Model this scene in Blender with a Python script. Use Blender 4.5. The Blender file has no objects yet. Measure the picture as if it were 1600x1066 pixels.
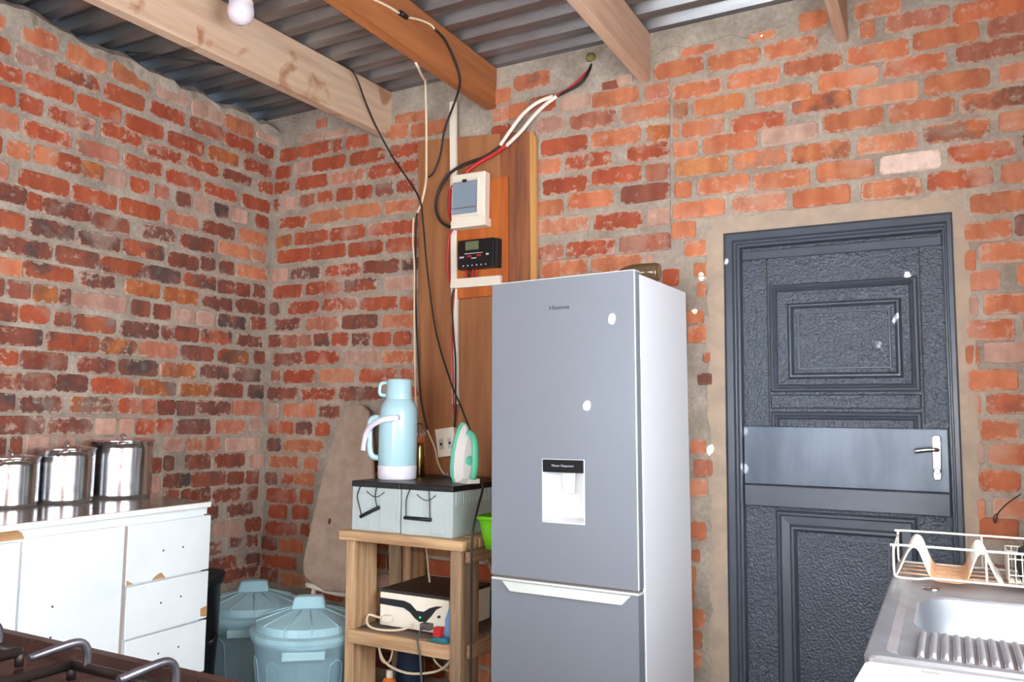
import bpy, bmesh, math, random
from mathutils import Matrix, Vector
random.seed(7)
scene = bpy.context.scene
C = scene.collection

# ------------------------------------------------------------------ camera
cam_data = bpy.data.cameras.new('camera')
cam = bpy.data.objects.new('camera', cam_data)
C.objects.link(cam)
cam_data.sensor_width = 36.0
cam_data.lens = 28.645
cam_data.clip_start = 0.02
R_, U_, F_ = Vector((0.8828, 0.4694, 0.0112)), Vector((0.0340, -0.0877, 0.9956)), Vector((-0.4675, 0.8787, 0.0935))
F_.normalize(); R_ = (R_ - F_ * R_.dot(F_)).normalized(); U_ = R_.cross(F_)
CAM = Vector((3.2549, -3.2955, 1.27))
cam.matrix_world = Matrix(((R_.x, U_.x, -F_.x, CAM.x), (R_.y, U_.y, -F_.y, CAM.y), (R_.z, U_.z, -F_.z, CAM.z), (0, 0, 0, 1)))
scene.camera = cam

# ------------------------------------------------------------------ light
world = bpy.data.worlds.new('daylight_sky')
scene.world = world
world.use_nodes = True
wb = world.node_tree.nodes['Background']
wb.inputs[0].default_value = (0.62, 0.76, 1.0, 1)
wb.inputs[1].default_value = 1.2

SUN_DIR = Vector((0.06, -0.80, 0.63)).normalized()       # towards the sun, behind the photographer

def lamp(name, kind, loc, energy, color, aim=None, size=None, size_y=None):
    d = bpy.data.lights.new(name, kind)
    d.energy = energy; d.color = color
    o = bpy.data.objects.new(name, d); C.objects.link(o); o.location = loc
    if aim is not None:
        o.rotation_euler = Vector(aim).to_track_quat('-Z', 'Y').to_euler()
    if kind == 'AREA':
        d.shape = 'RECTANGLE'; d.size = size; d.size_y = size_y
    return o

s = lamp('sun', 'SUN', (2, -6, 8), 2200.0, (1.0, 0.93, 0.80), -SUN_DIR)
s.data.angle = math.radians(0.53)
# daylight through the window over the sink (right wall) and through the open door behind the photographer
lamp('window_daylight', 'AREA', (3.78, -2.15, 1.62), 160.0, (0.85, 0.93, 1.0), (-1, 0, -0.12), 1.5, 1.1)
lamp('doorway_daylight', 'AREA', (1.75, -4.62, 1.05), 130.0, (0.85, 0.93, 1.0), (0, 1, 0), 0.86, 1.9)
lamp('added_doorway_daylight', 'AREA', (2.95, -4.62, 1.05), 95.0, (0.85, 0.93, 1.0), (0, 1, 0), 0.66, 1.9)  # second doorway, added to put tall bright streaks in the pots
# the photographer's flash, on top of the camera
f = lamp('camera_flash', 'SPOT', CAM + U_ * 0.10 + F_ * 0.03, 165.0, (1.0, 0.92, 0.80), F_)
f.data.spot_size = math.radians(100); f.data.spot_blend = 0.6; f.data.shadow_soft_size = 0.022

vs = scene.view_settings
vs.view_transform = 'Standard'; vs.look = 'None'; vs.exposure = -0.72; vs.gamma = 1.0
vs.use_curve_mapping = False

# ------------------------------------------------------------------ materials
def srgb(r, g, b):
    def f(c):
        c /= 255.0
        return c / 12.92 if c <= 0.04045 else ((c + 0.055) / 1.055) ** 2.4
    return (f(r), f(g), f(b), 1.0)

MATS = {}
def newmat(name):
    m = bpy.data.materials.new(name); m.use_nodes = True
    nt = m.node_tree
    return m, nt, nt.nodes, nt.links, nt.nodes['Principled BSDF']

def mat(name, col, rough=0.5, metal=0.0, col2=None, vscale=6.0, stretch=(1, 1, 1), detail=6.0, bump=0.0, bscale=60.0,
        lo=0.35, hi=0.65, emit=None, estr=0.0, trans=0.0, alpha=1.0, aniso=0.0, coat=0.0, rvar=0.0, ior=1.45):
    if name in MATS: return MATS[name]
    m, nt, N, L, p = newmat(name)
    p.inputs['Base Color'].default_value = col
    p.inputs['Roughness'].default_value = rough
    p.inputs['Metallic'].default_value = metal
    p.inputs['IOR'].default_value = ior
    if trans: p.inputs['Transmission Weight'].default_value = trans
    if coat: p.inputs['Coat Weight'].default_value = coat
    if alpha < 1: p.inputs['Alpha'].default_value = alpha
    if emit: p.inputs['Emission Color'].default_value = emit; p.inputs['Emission Strength'].default_value = estr
    tc = None
    def coords(scale):
        nonlocal tc
        if tc is None: tc = N.new('ShaderNodeTexCoord')
        mp = N.new('ShaderNodeMapping'); mp.inputs['Scale'].default_value = [scale * k for k in stretch]
        L.new(tc.outputs['Object'], mp.inputs['Vector'])
        return mp.outputs['Vector']
    if col2 or rvar:
        n = N.new('ShaderNodeTexNoise'); n.inputs['Scale'].default_value = 1.0; n.inputs['Detail'].default_value = detail
        n.inputs['Roughness'].default_value = 0.62
        L.new(coords(vscale), n.inputs['Vector'])
        r = N.new('ShaderNodeMapRange'); r.inputs[1].default_value = lo; r.inputs[2].default_value = hi
        L.new(n.outputs['Fac'], r.inputs[0])
        if col2:
            mx = N.new('ShaderNodeMix'); mx.data_type = 'RGBA'
            mx.inputs[6].default_value = col; mx.inputs[7].default_value = col2
            L.new(r.outputs[0], mx.inputs[0]); L.new(mx.outputs[2], p.inputs['Base Color'])
        if rvar:
            r2 = N.new('ShaderNodeMapRange'); r2.inputs[3].default_value = max(0.03, rough - rvar); r2.inputs[4].default_value = rough + rvar
            L.new(r.outputs[0], r2.inputs[0]); L.new(r2.outputs[0], p.inputs['Roughness'])
    if bump:
        n2 = N.new('ShaderNodeTexNoise'); n2.inputs['Scale'].default_value = 1.0; n2.inputs['Detail'].default_value = 5.0
        L.new(coords(bscale), n2.inputs['Vector'])
        b = N.new('ShaderNodeBump'); b.inputs['Strength'].default_value = bump; b.inputs['Distance'].default_value = 0.004
        L.new(n2.outputs['Fac'], b.inputs['Height']); L.new(b.outputs['Normal'], p.inputs['Normal'])
    MATS[name] = m
    return m

MORTAR_A, MORTAR_B = srgb(180, 166, 151), srgb(142, 129, 117)

def mortar_material():
    m, nt, N, L, p = newmat('mortar')
    p.inputs['Roughness'].default_value = 0.95
    g = N.new('ShaderNodeNewGeometry')
    def noise(sc, det=6):
        n = N.new('ShaderNodeTexNoise'); n.inputs['Scale'].default_value = sc; n.inputs['Detail'].default_value = det
        n.inputs['Roughness'].default_value = 0.65
        L.new(g.outputs['Position'], n.inputs['Vector']); return n
    n1, n2 = noise(5.0), noise(55.0)
    r = N.new('ShaderNodeMapRange'); r.inputs[1].default_value = 0.35; r.inputs[2].default_value = 0.65
    L.new(n1.outputs['Fac'], r.inputs[0])
    mx = N.new('ShaderNodeMix'); mx.data_type = 'RGBA'; mx.inputs[6].default_value = MORTAR_B; mx.inputs[7].default_value = MORTAR_A
    L.new(r.outputs[0], mx.inputs[0])
    mx2 = N.new('ShaderNodeMix'); mx2.data_type = 'RGBA'; mx2.blend_type = 'OVERLAY'; mx2.inputs[0].default_value = 0.45
    L.new(mx.outputs[2], mx2.inputs[6]); L.new(n2.outputs['Fac'], mx2.inputs[7])
    L.new(mx2.outputs[2], p.inputs['Base Color'])
    b = N.new('ShaderNodeBump'); b.inputs['Strength'].default_value = 0.8; b.inputs['Distance'].default_value = 0.006
    L.new(n2.outputs['Fac'], b.inputs['Height']); L.new(b.outputs['Normal'], p.inputs['Normal'])
    return m

def brick_material(name, from_attribute):
    """fired clay: own colour, darker burnt blotches (strength in alpha), smears of mortar left on the face"""
    m, nt, N, L, p = newmat(name)
    p.inputs['Roughness'].default_value = 0.9
    p.inputs['Specular IOR Level'].default_value = 0.25
    g = N.new('ShaderNodeNewGeometry'); oi = N.new('ShaderNodeObjectInfo')
    if from_attribute:
        at = N.new('ShaderNodeAttribute'); at.attribute_name = 'Col'
        colour, alpha = at.outputs['Color'], at.outputs['Alpha']
    else:
        colour, alpha = oi.outputs['Color'], oi.outputs['Alpha']
    off = N.new('ShaderNodeVectorMath'); off.operation = 'MULTIPLY_ADD'
    cr = N.new('ShaderNodeCombineXYZ')
    for i in range(3): L.new(oi.outputs['Random'], cr.inputs[i])
    off.inputs[1].default_value = (37, 61, 83)
    L.new(cr.outputs[0], off.inputs[0]); L.new(g.outputs['Position'], off.inputs[2])
    def noise(sc, det=5, rough=0.6, stretch=None):
        n = N.new('ShaderNodeTexNoise'); n.inputs['Scale'].default_value = sc; n.inputs['Detail'].default_value = det
        n.inputs['Roughness'].default_value = rough
        v = off.outputs[0]
        if stretch:
            mp = N.new('ShaderNodeMapping'); mp.inputs['Scale'].default_value = stretch
            L.new(v, mp.inputs['Vector']); v = mp.outputs['Vector']
        L.new(v, n.inputs['Vector']); return n.outputs['Fac']
    def rng(src, a, b, c=0.0, d=1.0):
        r = N.new('ShaderNodeMapRange'); r.inputs[1].default_value = a; r.inputs[2].default_value = b
        r.inputs[3].default_value = c; r.inputs[4].default_value = d
        L.new(src, r.inputs[0]); return r.outputs[0]
    def mix(fac, a, b, mode='MIX'):
        x = N.new('ShaderNodeMix'); x.data_type = 'RGBA'; x.blend_type = mode
        if hasattr(fac, 'links'): L.new(fac, x.inputs[0])
        else: x.inputs[0].default_value = fac
        for s_, i in ((a, 6), (b, 7)):
            if hasattr(s_, 'links'): L.new(s_, x.inputs[i])
            else: x.inputs[i].default_value = s_
        return x.outputs[2]
    def mul(a, b):
        x = N.new('ShaderNodeMath'); x.operation = 'MULTIPLY'
        for s_, i in ((a, 0), (b, 1)):
            if hasattr(s_, 'links'): L.new(s_, x.inputs[i])
            else: x.inputs[i].default_value = s_
        return x.outputs[0]
    # bands of firing across the length, and tone variation
    band = noise(1.0, 2, 0.5, (14, 14, 1.5))
    c1 = mix(rng(band, 0.40, 0.62), colour, mix(1.0, colour, (0.80, 0.70, 0.68, 1), 'MULTIPLY'))
    c1 = mix(rng(noise(26), 0.38, 0.66), c1, mix(1.0, c1, (1.12, 1.2, 1.25, 1), 'MULTIPLY'))
    # burnt patches
    burnt = mul(rng(noise(9, 5), 0.45, 0.60), alpha)
    c2 = mix(burnt, c1, srgb(78, 66, 64))
    # mortar smears
    sm = mul(rng(noise(16, 7, 0.7), 0.58, 0.70), 0.62)
    sm2 = mul(rng(noise(4.5, 4), 0.56, 0.70), 0.42)
    c3 = mix(sm, c2, srgb(204, 178, 160))
    c3 = mix(sm2, c3, srgb(202, 168, 150))
    if not from_attribute:
        # mortar dragged over the arrises: thickest at the edges, torn by noise
        tc = N.new('ShaderNodeTexCoord'); sp = N.new('ShaderNodeSeparateXYZ'); L.new(tc.outputs['Object'], sp.inputs[0])
        def ab(sock):
            x = N.new('ShaderNodeMath'); x.operation = 'ABSOLUTE'; L.new(sock, x.inputs[0]); return x.outputs[0]
        def add(a_, b_):
            x = N.new('ShaderNodeMath'); x.operation = 'ADD'; L.new(a_, x.inputs[0]); L.new(b_, x.inputs[1]); return x.outputs[0]
        ex = rng(ab(sp.outputs[0]), 0.40, 0.50, 0.0, 0.16); ez = rng(ab(sp.outputs[2]), 0.30, 0.50, 0.0, 0.20)
        amt = rng(oi.outputs['Random'], 0.0, 1.0, -0.06, 0.10)
        edge = add(add(ex, ez), add(noise(30, 6, 0.68), amt))
        c3 = mix(mul(rng(edge, 0.63, 0.74), 0.72), c3, mix(noise(40), srgb(206, 182, 164), srgb(172, 152, 136)))
    L.new(c3, p.inputs['Base Color'])
    b = N.new('ShaderNodeBump'); b.inputs['Strength'].default_value = 0.55; b.inputs['Distance'].default_value = 0.004
    L.new(noise(70, 6, 0.7), b.inputs['Height']); L.new(b.outputs['Normal'], p.inputs['Normal'])
    return m

def wood(name, c1, c2, axis=0, rough=0.75, scale=10.0, lo=0.35, hi=0.65, bump=0.25):
    st = [1.0, 1.0, 1.0]; st[axis] = 0.07
    return mat(name, c1, rough, col2=c2, vscale=scale * 3, stretch=st, bump=bump, bscale=scale * 9, lo=lo, hi=hi)

M_mortar = mortar_material()
M_brick = brick_material('fired_clay_brick', False)
M_brick_fill = brick_material('fired_clay_brick_fill', True)
M_plaster = mat('rough_plaster', srgb(184, 162, 141), 0.95, col2=srgb(166, 147, 131), vscale=9, bump=0.6, bscale=50)
M_floor = mat('screed_floor', srgb(140, 128, 118), 0.8, col2=srgb(110, 100, 92), vscale=3, bump=0.2)
M_roof = mat('galvanised_roof_sheet', srgb(154, 156, 160), 0.36, 0.75, col2=srgb(98, 88, 83), lo=0.3, hi=0.8, vscale=5, stretch=(0.35, 2.2, 1), bump=0.02, bscale=18, rvar=0.06)
M_beam_cream = wood('sawn_pine_cream', srgb(214, 184, 158), srgb(184, 148, 120), 1, scale=7, hi=0.75)
def add_stains(m, colour, scale, lo, hi, amount):
    """water stains and knots soaked into the timber"""
    N, L = m.node_tree.nodes, m.node_tree.links
    p = N['Principled BSDF']; src = p.inputs['Base Color'].links[0].from_socket
    tc = N.new('ShaderNodeTexCoord'); n = N.new('ShaderNodeTexNoise'); n.inputs['Scale'].default_value = scale
    n.inputs['Detail'].default_value = 7; n.inputs['Distortion'].default_value = 0.8
    L.new(tc.outputs['Object'], n.inputs['Vector'])
    r = N.new('ShaderNodeMapRange'); r.inputs[1].default_value = lo; r.inputs[2].default_value = hi; r.inputs[4].default_value = amount
    L.new(n.outputs['Fac'], r.inputs[0])
    mx = N.new('ShaderNodeMix'); mx.data_type = 'RGBA'; mx.inputs[7].default_value = colour
    L.new(r.outputs[0], mx.inputs[0]); L.new(src, mx.inputs[6]); L.new(mx.outputs[2], p.inputs['Base Color'])
add_stains(M_beam_cream, srgb(150, 92, 52), 6.5, 0.60, 0.70, 0.75)
M_beam_orange = wood('varnished_pine_orange', srgb(180, 112, 64), srgb(146, 84, 46), 1, rough=0.5, scale=6)
M_beam_pale = wood('sawn_pine_pale', srgb(210, 174, 148), srgb(184, 146, 120), 1, scale=7)
M_pallet = wood('pallet_timber', srgb(212, 174, 132), srgb(156, 118, 86), 2, scale=9)
M_pallet_x = wood('pallet_timber_across', srgb(212, 174, 132), srgb(156, 118, 86), 0, scale=9)
M_pallet_y = wood('pallet_timber_deep', srgb(190, 152, 114), srgb(128, 98, 74), 1, scale=9)
M_grey_timber = wood('weathered_timber', srgb(176, 142, 108), srgb(120, 98, 80), 2, scale=9)
M_plywood = wood('brown_plywood', srgb(170, 114, 72), srgb(138, 86, 52), 2, scale=4, rough=0.6, bump=0.1)
M_plank_red = wood('reddish_plank', srgb(158, 98, 62), srgb(112, 64, 42), 2, scale=6, rough=0.6, bump=0.15)
M_plank_edge = wood('pale_plank_edge', srgb(206, 156, 92), srgb(180, 126, 70), 2, scale=8)
M_orange_board = wood('orange_stained_board', srgb(196, 108, 46), srgb(162, 82, 34), 2, scale=6, rough=0.45, bump=0.1)
M_steel = mat('polished_stainless', srgb(226, 226, 228), 0.20, 1.0, rvar=0.05, vscale=4, stretch=(1, 1, 8))
M_steel_sink = mat('brushed_sink_steel', srgb(190, 188, 192), 0.38, 0.85, rvar=0.08, vscale=10, col2=srgb(146, 140, 140), lo=0.3, hi=0.9)
M_bowl = mat('satin_bowl_steel', srgb(150, 152, 157), 0.42, 0.85)
M_chrome = mat('chrome', srgb(228, 230, 234), 0.16, 1.0)
M_white_lam = mat('white_laminate', srgb(240, 244, 246), 0.35, col2=srgb(226, 232, 234), vscale=2)
M_counter = mat('grey_formica_worktop', srgb(150, 138, 128), 0.14, col2=srgb(128, 116, 108), vscale=12, rvar=0.05)
M_chip = wood('bare_chipboard', srgb(196, 154, 108), srgb(160, 118, 78), 1, scale=10)
M_door_paint = mat('charcoal_door_paint', srgb(74, 80, 91), 0.34, 0.1, col2=srgb(66, 71, 80), vscale=7)
M_black = mat('black_plastic', srgb(22, 22, 24), 0.35)
M_black_matt = mat('black_rubber', srgb(24, 23, 23), 0.7)
M_dark = mat('dark_gap', srgb(48, 44, 42), 0.8)
M_white_plastic = mat('white_plastic', srgb(234, 222, 204), 0.4)
M_cream_cable = mat('cream_cable_sheath', srgb(226, 206, 176), 0.5)
M_white_cable = mat('white_cable_sleeve', srgb(240, 228, 214), 0.45)
M_black_cable = mat('black_cable_sheath', srgb(34, 28, 26), 0.5)
M_red_cable = mat('red_cable_sheath', srgb(186, 36, 36), 0.45)
M_grey_cable = mat('grey_cable_sheath', srgb(84, 80, 80), 0.5)
M_battery = mat('battery_grey_plastic', srgb(184, 194, 192), 0.45, col2=srgb(174, 184, 182), vscale=4)
M_thermos = mat('pale_blue_plastic', srgb(176, 212, 220), 0.22, coat=0.3)
M_thermos_white = mat('lilac_white_plastic', srgb(232, 228, 238), 0.3)
M_bin = mat('blue_grey_bin_plastic', srgb(152, 184, 196), 0.42, col2=srgb(140, 172, 185), vscale=5)
M_bin_lid = mat('blue_grey_lid_plastic', srgb(164, 198, 206), 0.38, col2=srgb(150, 184, 193), vscale=6)
M_linen = mat('taupe_woven_cloth', srgb(182, 158, 140), 0.95, col2=srgb(164, 140, 122), vscale=14, bump=0.4, bscale=260)
M_mint = mat('mint_plastic', srgb(110, 214, 176), 0.3)
M_iron_white = mat('iron_white_plastic', srgb(238, 232, 226), 0.3)
M_brass = mat('brass_metal', srgb(176, 148, 84), 0.18, 1.0)
M_amber = mat('amber_plastic', srgb(186, 96, 40), 0.25)
M_glass = mat('clear_glass', (0.95, 0.97, 1.0, 1), 0.03, trans=1.0)
M_brown_glass = mat('brown_glass', srgb(92, 72, 48), 0.12, coat=0.5)
M_green = mat('lime_green_plastic', srgb(112, 196, 30), 0.35)
M_fridge = mat('silver_fridge_door', srgb(138, 143, 152), 0.40, 0.25, rvar=0.04, vscale=3)
M_fridge_side = mat('pale_fridge_side', srgb(234, 234, 238), 0.4, 0.05)
M_fridge_trim = mat('pale_trim', srgb(224, 228, 222), 0.4)
M_gasket = mat('grey_gasket', srgb(112, 102, 98), 0.7)
M_dispenser = mat('white_dispenser_plastic', srgb(240, 242, 244), 0.35)
M_inverter = mat('inverter_white_metal', srgb(240, 230, 212), 0.4)
M_inverter_top = mat('inverter_black_lid', srgb(46, 36, 32), 0.35)
M_led = mat('green_indicator', srgb(40, 220, 90), 0.3, emit=srgb(60, 255, 110), estr=2.0)
M_lcd = mat('olive_lcd', srgb(104, 112, 82), 0.25)
M_window_tint = mat('tinted_cover', srgb(150, 166, 182), 0.1, alpha=0.6)
M_red = mat('red_plastic', srgb(186, 36, 32), 0.35)
M_teal = mat('teal_plastic', srgb(40, 112, 124), 0.4)
M_bluebag = mat('blue_plastic_sheet', srgb(120, 156, 200), 0.4)
M_navy = mat('navy_fabric', srgb(28, 44, 66), 0.8)
M_orange = mat('orange_label', srgb(224, 124, 50), 0.5)
M_enamel = mat('brown_enamel', srgb(52, 35, 33), 0.30, col2=srgb(42, 30, 28), vscale=9, rvar=0.08)
M_cast = mat('cast_iron', srgb(44, 34, 30), 0.42, 0.3, col2=srgb(30, 25, 24), vscale=14, bump=0.2, bscale=90)
M_prong = mat('worn_steel_prong', srgb(120, 116, 124), 0.32, 0.8, col2=srgb(84, 78, 82), vscale=20)
M_bulb = mat('opal_bulb', srgb(226, 214, 222), 0.2)
M_text_dark = mat('dark_lettering', srgb(60, 52, 50), 0.5)
M_text_light = mat('light_lettering', srgb(190, 196, 204), 0.5)
M_paint_white = mat('white_paint_worktop', srgb(244, 244, 240), 0.5, col2=srgb(236, 236, 230), vscale=5)

def wire_material():
    """white plastic-coated wire, rusted where plates have stood"""
    m, nt, N, L, p = newmat('coated_wire_with_rust')
    p.inputs['Roughness'].default_value = 0.45
    at = N.new('ShaderNodeAttribute'); at.attribute_name = 'Col'
    g = N.new('ShaderNodeNewGeometry')
    n = N.new('ShaderNodeTexNoise'); n.inputs['Scale'].default_value = 60; n.inputs['Detail'].default_value = 4
    L.new(g.outputs['Position'], n.inputs['Vector'])
    mx = N.new('ShaderNodeMix'); mx.data_type = 'RGBA'; mx.inputs[6].default_value = srgb(150, 84, 40); mx.inputs[7].default_value = srgb(206, 160, 118)
    L.new(n.outputs['Fac'], mx.inputs[0])
    mx2 = N.new('ShaderNodeMix'); mx2.data_type = 'RGBA'; mx2.inputs[6].default_value = srgb(206, 200, 188)
    L.new(at.outputs['Fac'], mx2.inputs[0]); L.new(mx.outputs[2], mx2.inputs[7])
    L.new(mx2.outputs[2], p.inputs['Base Color'])
    return m
M_wire = wire_material()

def hammered_material():
    m, nt, N, L, p = newmat('hammered_door_paint')
    p.inputs['Base Color'].default_value = srgb(70, 76, 86); p.inputs['Roughness'].default_value = 0.36; p.inputs['Metallic'].default_value = 0.15
    tc = N.new('ShaderNodeTexCoord')
    n = N.new('ShaderNodeTexNoise'); n.inputs['Scale'].default_value = 105; n.inputs['Detail'].default_value = 1.5; n.inputs['Distortion'].default_value = 0.3
    L.new(tc.outputs['Object'], n.inputs['Vector'])
    b = N.new('ShaderNodeBump'); b.inputs['Strength'].default_value = 1.0; b.inputs['Distance'].default_value = 0.007
    L.new(n.outputs['Fac'], b.inputs['Height']); L.new(b.outputs['Normal'], p.inputs['Normal'])
    return m
M_hammered = hammered_material()

# ------------------------------------------------------------------ mesh helpers
class MB:
    def __init__(s): s.v = []; s.f = []; s.sm = []
    def add(s, verts, faces, smooth=False):
        o = len(s.v); s.v += [tuple(v) for v in verts]
        for f in faces: s.f.append(tuple(i + o for i in f)); s.sm.append(smooth)
        return s
    def box(s, x0, x1, y0, y1, z0, z1, M=None):
        vs_ = [Vector((x, y, z)) for z in (z0, z1) for y in (y0, y1) for x in (x0, x1)]
        if M: vs_ = [M @ v for v in vs_]
        return s.add(vs_, [(0, 2, 3, 1), (4, 5, 7, 6), (0, 1, 5, 4), (2, 6, 7, 3), (0, 4, 6, 2), (1, 3, 7, 5)])
    def prism(s, poly, a, b, plane='xz', M=None):
        """extrude a polygon; plane xz -> along y from a to b, xy -> along z, yz -> along x"""
        def P(p, t):
            v = {'xz': (p[0], t, p[1]), 'xy': (p[0], p[1], t), 'yz': (t, p[0], p[1])}[plane]
            v = Vector(v); return M @ v if M else v
        n = len(poly)
        vs_ = [P(p, a) for p in poly] + [P(p, b) for p in poly]
        fs = [tuple(range(n)), tuple(range(2 * n - 1, n - 1, -1))] + [(i, i + n, (i + 1) % n + n, (i + 1) % n) for i in range(n)]
        return s.add(vs_, fs)
    def lathe(s, prof, c=(0, 0, 0), n=24, M=None, smooth=True, caps=True, wob=0.0):
        vs_ = []; fs = []
        for r, z in prof:
            for i in range(n):
                a = 2 * math.pi * i / n
                q = r * (1 + wob * (math.sin(5 * a + 1) + 0.6 * math.sin(11 * a + 2) + 0.35 * math.sin(19 * a))) if wob else r
                vs_.append(Vector((c[0] + q * math.cos(a), c[1] + q * math.sin(a), c[2] + z)))
        if M: vs_ = [M @ v for v in vs_]
        for k in range(len(prof) - 1):
            for i in range(n):
                j = (i + 1) % n
                fs.append((k * n + i, k * n + j, (k + 1) * n + j, (k + 1) * n + i))
        s.add(vs_, fs, smooth)
        if caps:
            o = len(s.v) - len(vs_)
            if prof[0][0] > 1e-5: s.f.append(tuple(o + i for i in range(n - 1, -1, -1))); s.sm.append(False)
            if prof[-1][0] > 1e-5: s.f.append(tuple(o + (len(prof) - 1) * n + i for i in range(n))); s.sm.append(False)
        return s
    def tube(s, path, r, n=8, smooth_path=True, closed=False, sub=4, flat=1.0):
        P = [Vector(p) for p in path]
        if smooth_path and len(P) > 2: P = catmull(P, sub, closed)
        m = len(P); vs_ = []; up = Vector((0.13, 0.27, 0.95))
        t0 = (P[1] - P[0]).normalized()
        nrm = t0.cross(up)
        if nrm.length < 0.1: nrm = t0.cross(Vector((1, 0.2, 0)))
        nrm.normalize()
        for i in range(m):
            if closed: t = P[(i + 1) % m] - P[i - 1]
            else: t = P[min(i + 1, m - 1)] - P[max(i - 1, 0)]
            t.normalize()
            nrm = (nrm - t * nrm.dot(t)).normalized(); bn = t.cross(nrm)
            for k in range(n):
                a = 2 * math.pi * k / n
                vs_.append(P[i] + nrm * (r * math.cos(a)) + bn * (r * flat * math.sin(a)))
        fs = []
        for i in range(m if closed else m - 1):
            j = (i + 1) % m
            for k in range(n):
                l = (k + 1) % n
                fs.append((i * n + k, i * n + l, j * n + l, j * n + k))
        s.add(vs_, fs, True)
        if not closed:
            o = len(s.v) - len(vs_)
            s.f.append(tuple(o + k for k in range(n - 1, -1, -1))); s.sm.append(False)
            s.f.append(tuple(o + (m - 1) * n + k for k in range(n))); s.sm.append(False)
        return s
    def rects(s, rs, cap=True):
        """nested rectangles (x0,x1,z0,z1,y) bridged ring by ring, facing -y"""
        o = len(s.v)
        for x0, x1, z0, z1, y in rs: s.v += [(x0, y, z0), (x1, y, z0), (x1, y, z1), (x0, y, z1)]
        for k in range(len(rs) - 1):
            for i in range(4):
                j = (i + 1) % 4
                s.f.append((o + 4 * k + i, o + 4 * k + j, o + 4 * k + 4 + j, o + 4 * k + 4 + i)); s.sm.append(False)
        if cap:
            k = len(rs) - 1; s.f.append(tuple(o + 4 * k + i for i in range(4))); s.sm.append(False)
        return s

def catmull(P, sub, closed=False):
    out = []; n = len(P)
    rng = range(n) if closed else range(n - 1)
    for i in rng:
        if closed: p0, p1, p2, p3 = P[i - 1], P[i], P[(i + 1) % n], P[(i + 2) % n]
        else:
            p1, p2 = P[i], P[i + 1]
            p0 = P[i - 1] if i else p1 * 2 - p2
            p3 = P[i + 2] if i + 2 < n else p2 * 2 - p1
        for k in range(sub):
            t = k / sub
            out.append(0.5 * ((2 * p1) + (p2 - p0) * t + (2 * p0 - 5 * p1 + 4 * p2 - p3) * t * t + (3 * p1 - p0 - 3 * p2 + p3) * t ** 3))
    if not closed: out.append(P[-1].copy())
    return out

def mw(o):
    M = o.matrix_basis.copy(); p = o.parent
    while p: M = p.matrix_basis @ M; p = p.parent
    return M

def obj(name, mb, m, parent=None, bevel=0.0, seg=2, world=True, label=None, cat=None, group=None, kind=None):
    """link ONE mesh object; geometry is given in world coordinates unless world=False"""
    verts = mb.v
    if parent is not None and world:
        I = mw(parent).inverted(); verts = [I @ Vector(v) for v in verts]
    me = bpy.data.meshes.new(name); me.from_pydata([tuple(v) for v in verts], [], mb.f)
    me.polygons.foreach_set('use_smooth', mb.sm)
    me.materials.append(m); me.validate(); me.update()
    b = bmesh.new(); b.from_mesh(me); bmesh.ops.recalc_face_normals(b, faces=b.faces); b.to_mesh(me); b.free()
    o = bpy.data.objects.new(name, me); C.objects.link(o)
    if parent is not None: o.parent = parent
    if bevel:
        md = o.modifiers.new('bevel', 'BEVEL'); md.width = bevel; md.segments = seg; md.limit_method = 'ANGLE'; md.angle_limit = math.radians(40)
    tag(o, label, cat, group, kind)
    return o

def tag(o, label=None, cat=None, group=None, kind=None):
    if label: o['label'] = label
    if cat: o['category'] = cat
    if group: o['group'] = group
    if kind: o['kind'] = kind
    return o

def thing(name, loc, label=None, cat=None, rotz=0.0, group=None, kind=None, tilt=0.0):
    o = bpy.data.objects.new(name, None); C.objects.link(o)
    o.empty_display_size = 0.1
    o.location = loc; o.rotation_euler = (0, tilt, rotz)
    return tag(o, label, cat, group, kind)

def text(name, body, size, M, m, parent, depth=0.0006, width=None):
    cu = bpy.data.curves.new(name, 'FONT'); cu.body = body; cu.size = size; cu.extrude = depth; cu.align_x = 'CENTER'; cu.align_y = 'CENTER'
    t = bpy.data.objects.new(name + '_tmp', cu); C.objects.link(t)
    bpy.context.view_layer.update()
    me = bpy.data.meshes.new_from_object(t.evaluated_get(bpy.context.evaluated_depsgraph_get()))
    bpy.data.objects.remove(t); bpy.data.curves.remove(cu)
    if width:
        xs = [v.co.x for v in me.vertices]; k = width / (max(xs) - min(xs))
        for v in me.vertices: v.co.x *= k
    me.name = name; me.transform(mw(parent).inverted() @ M); me.materials.clear(); me.materials.append(m)
    o = bpy.data.objects.new(name, me); C.objects.link(o); o.parent = parent
    return o

FACE_ROOM = Matrix.Rotation(math.radians(90), 4, 'X')      # lettering standing upright, read from -y

# ------------------------------------------------------------------ the room
XR, YF, ROOF = 3.70, -4.60, 2.93          # right wall, wall behind the photographer, underside of the roof at the left wall
def roof_z(x): return ROOF + 0.0095 * x

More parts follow.
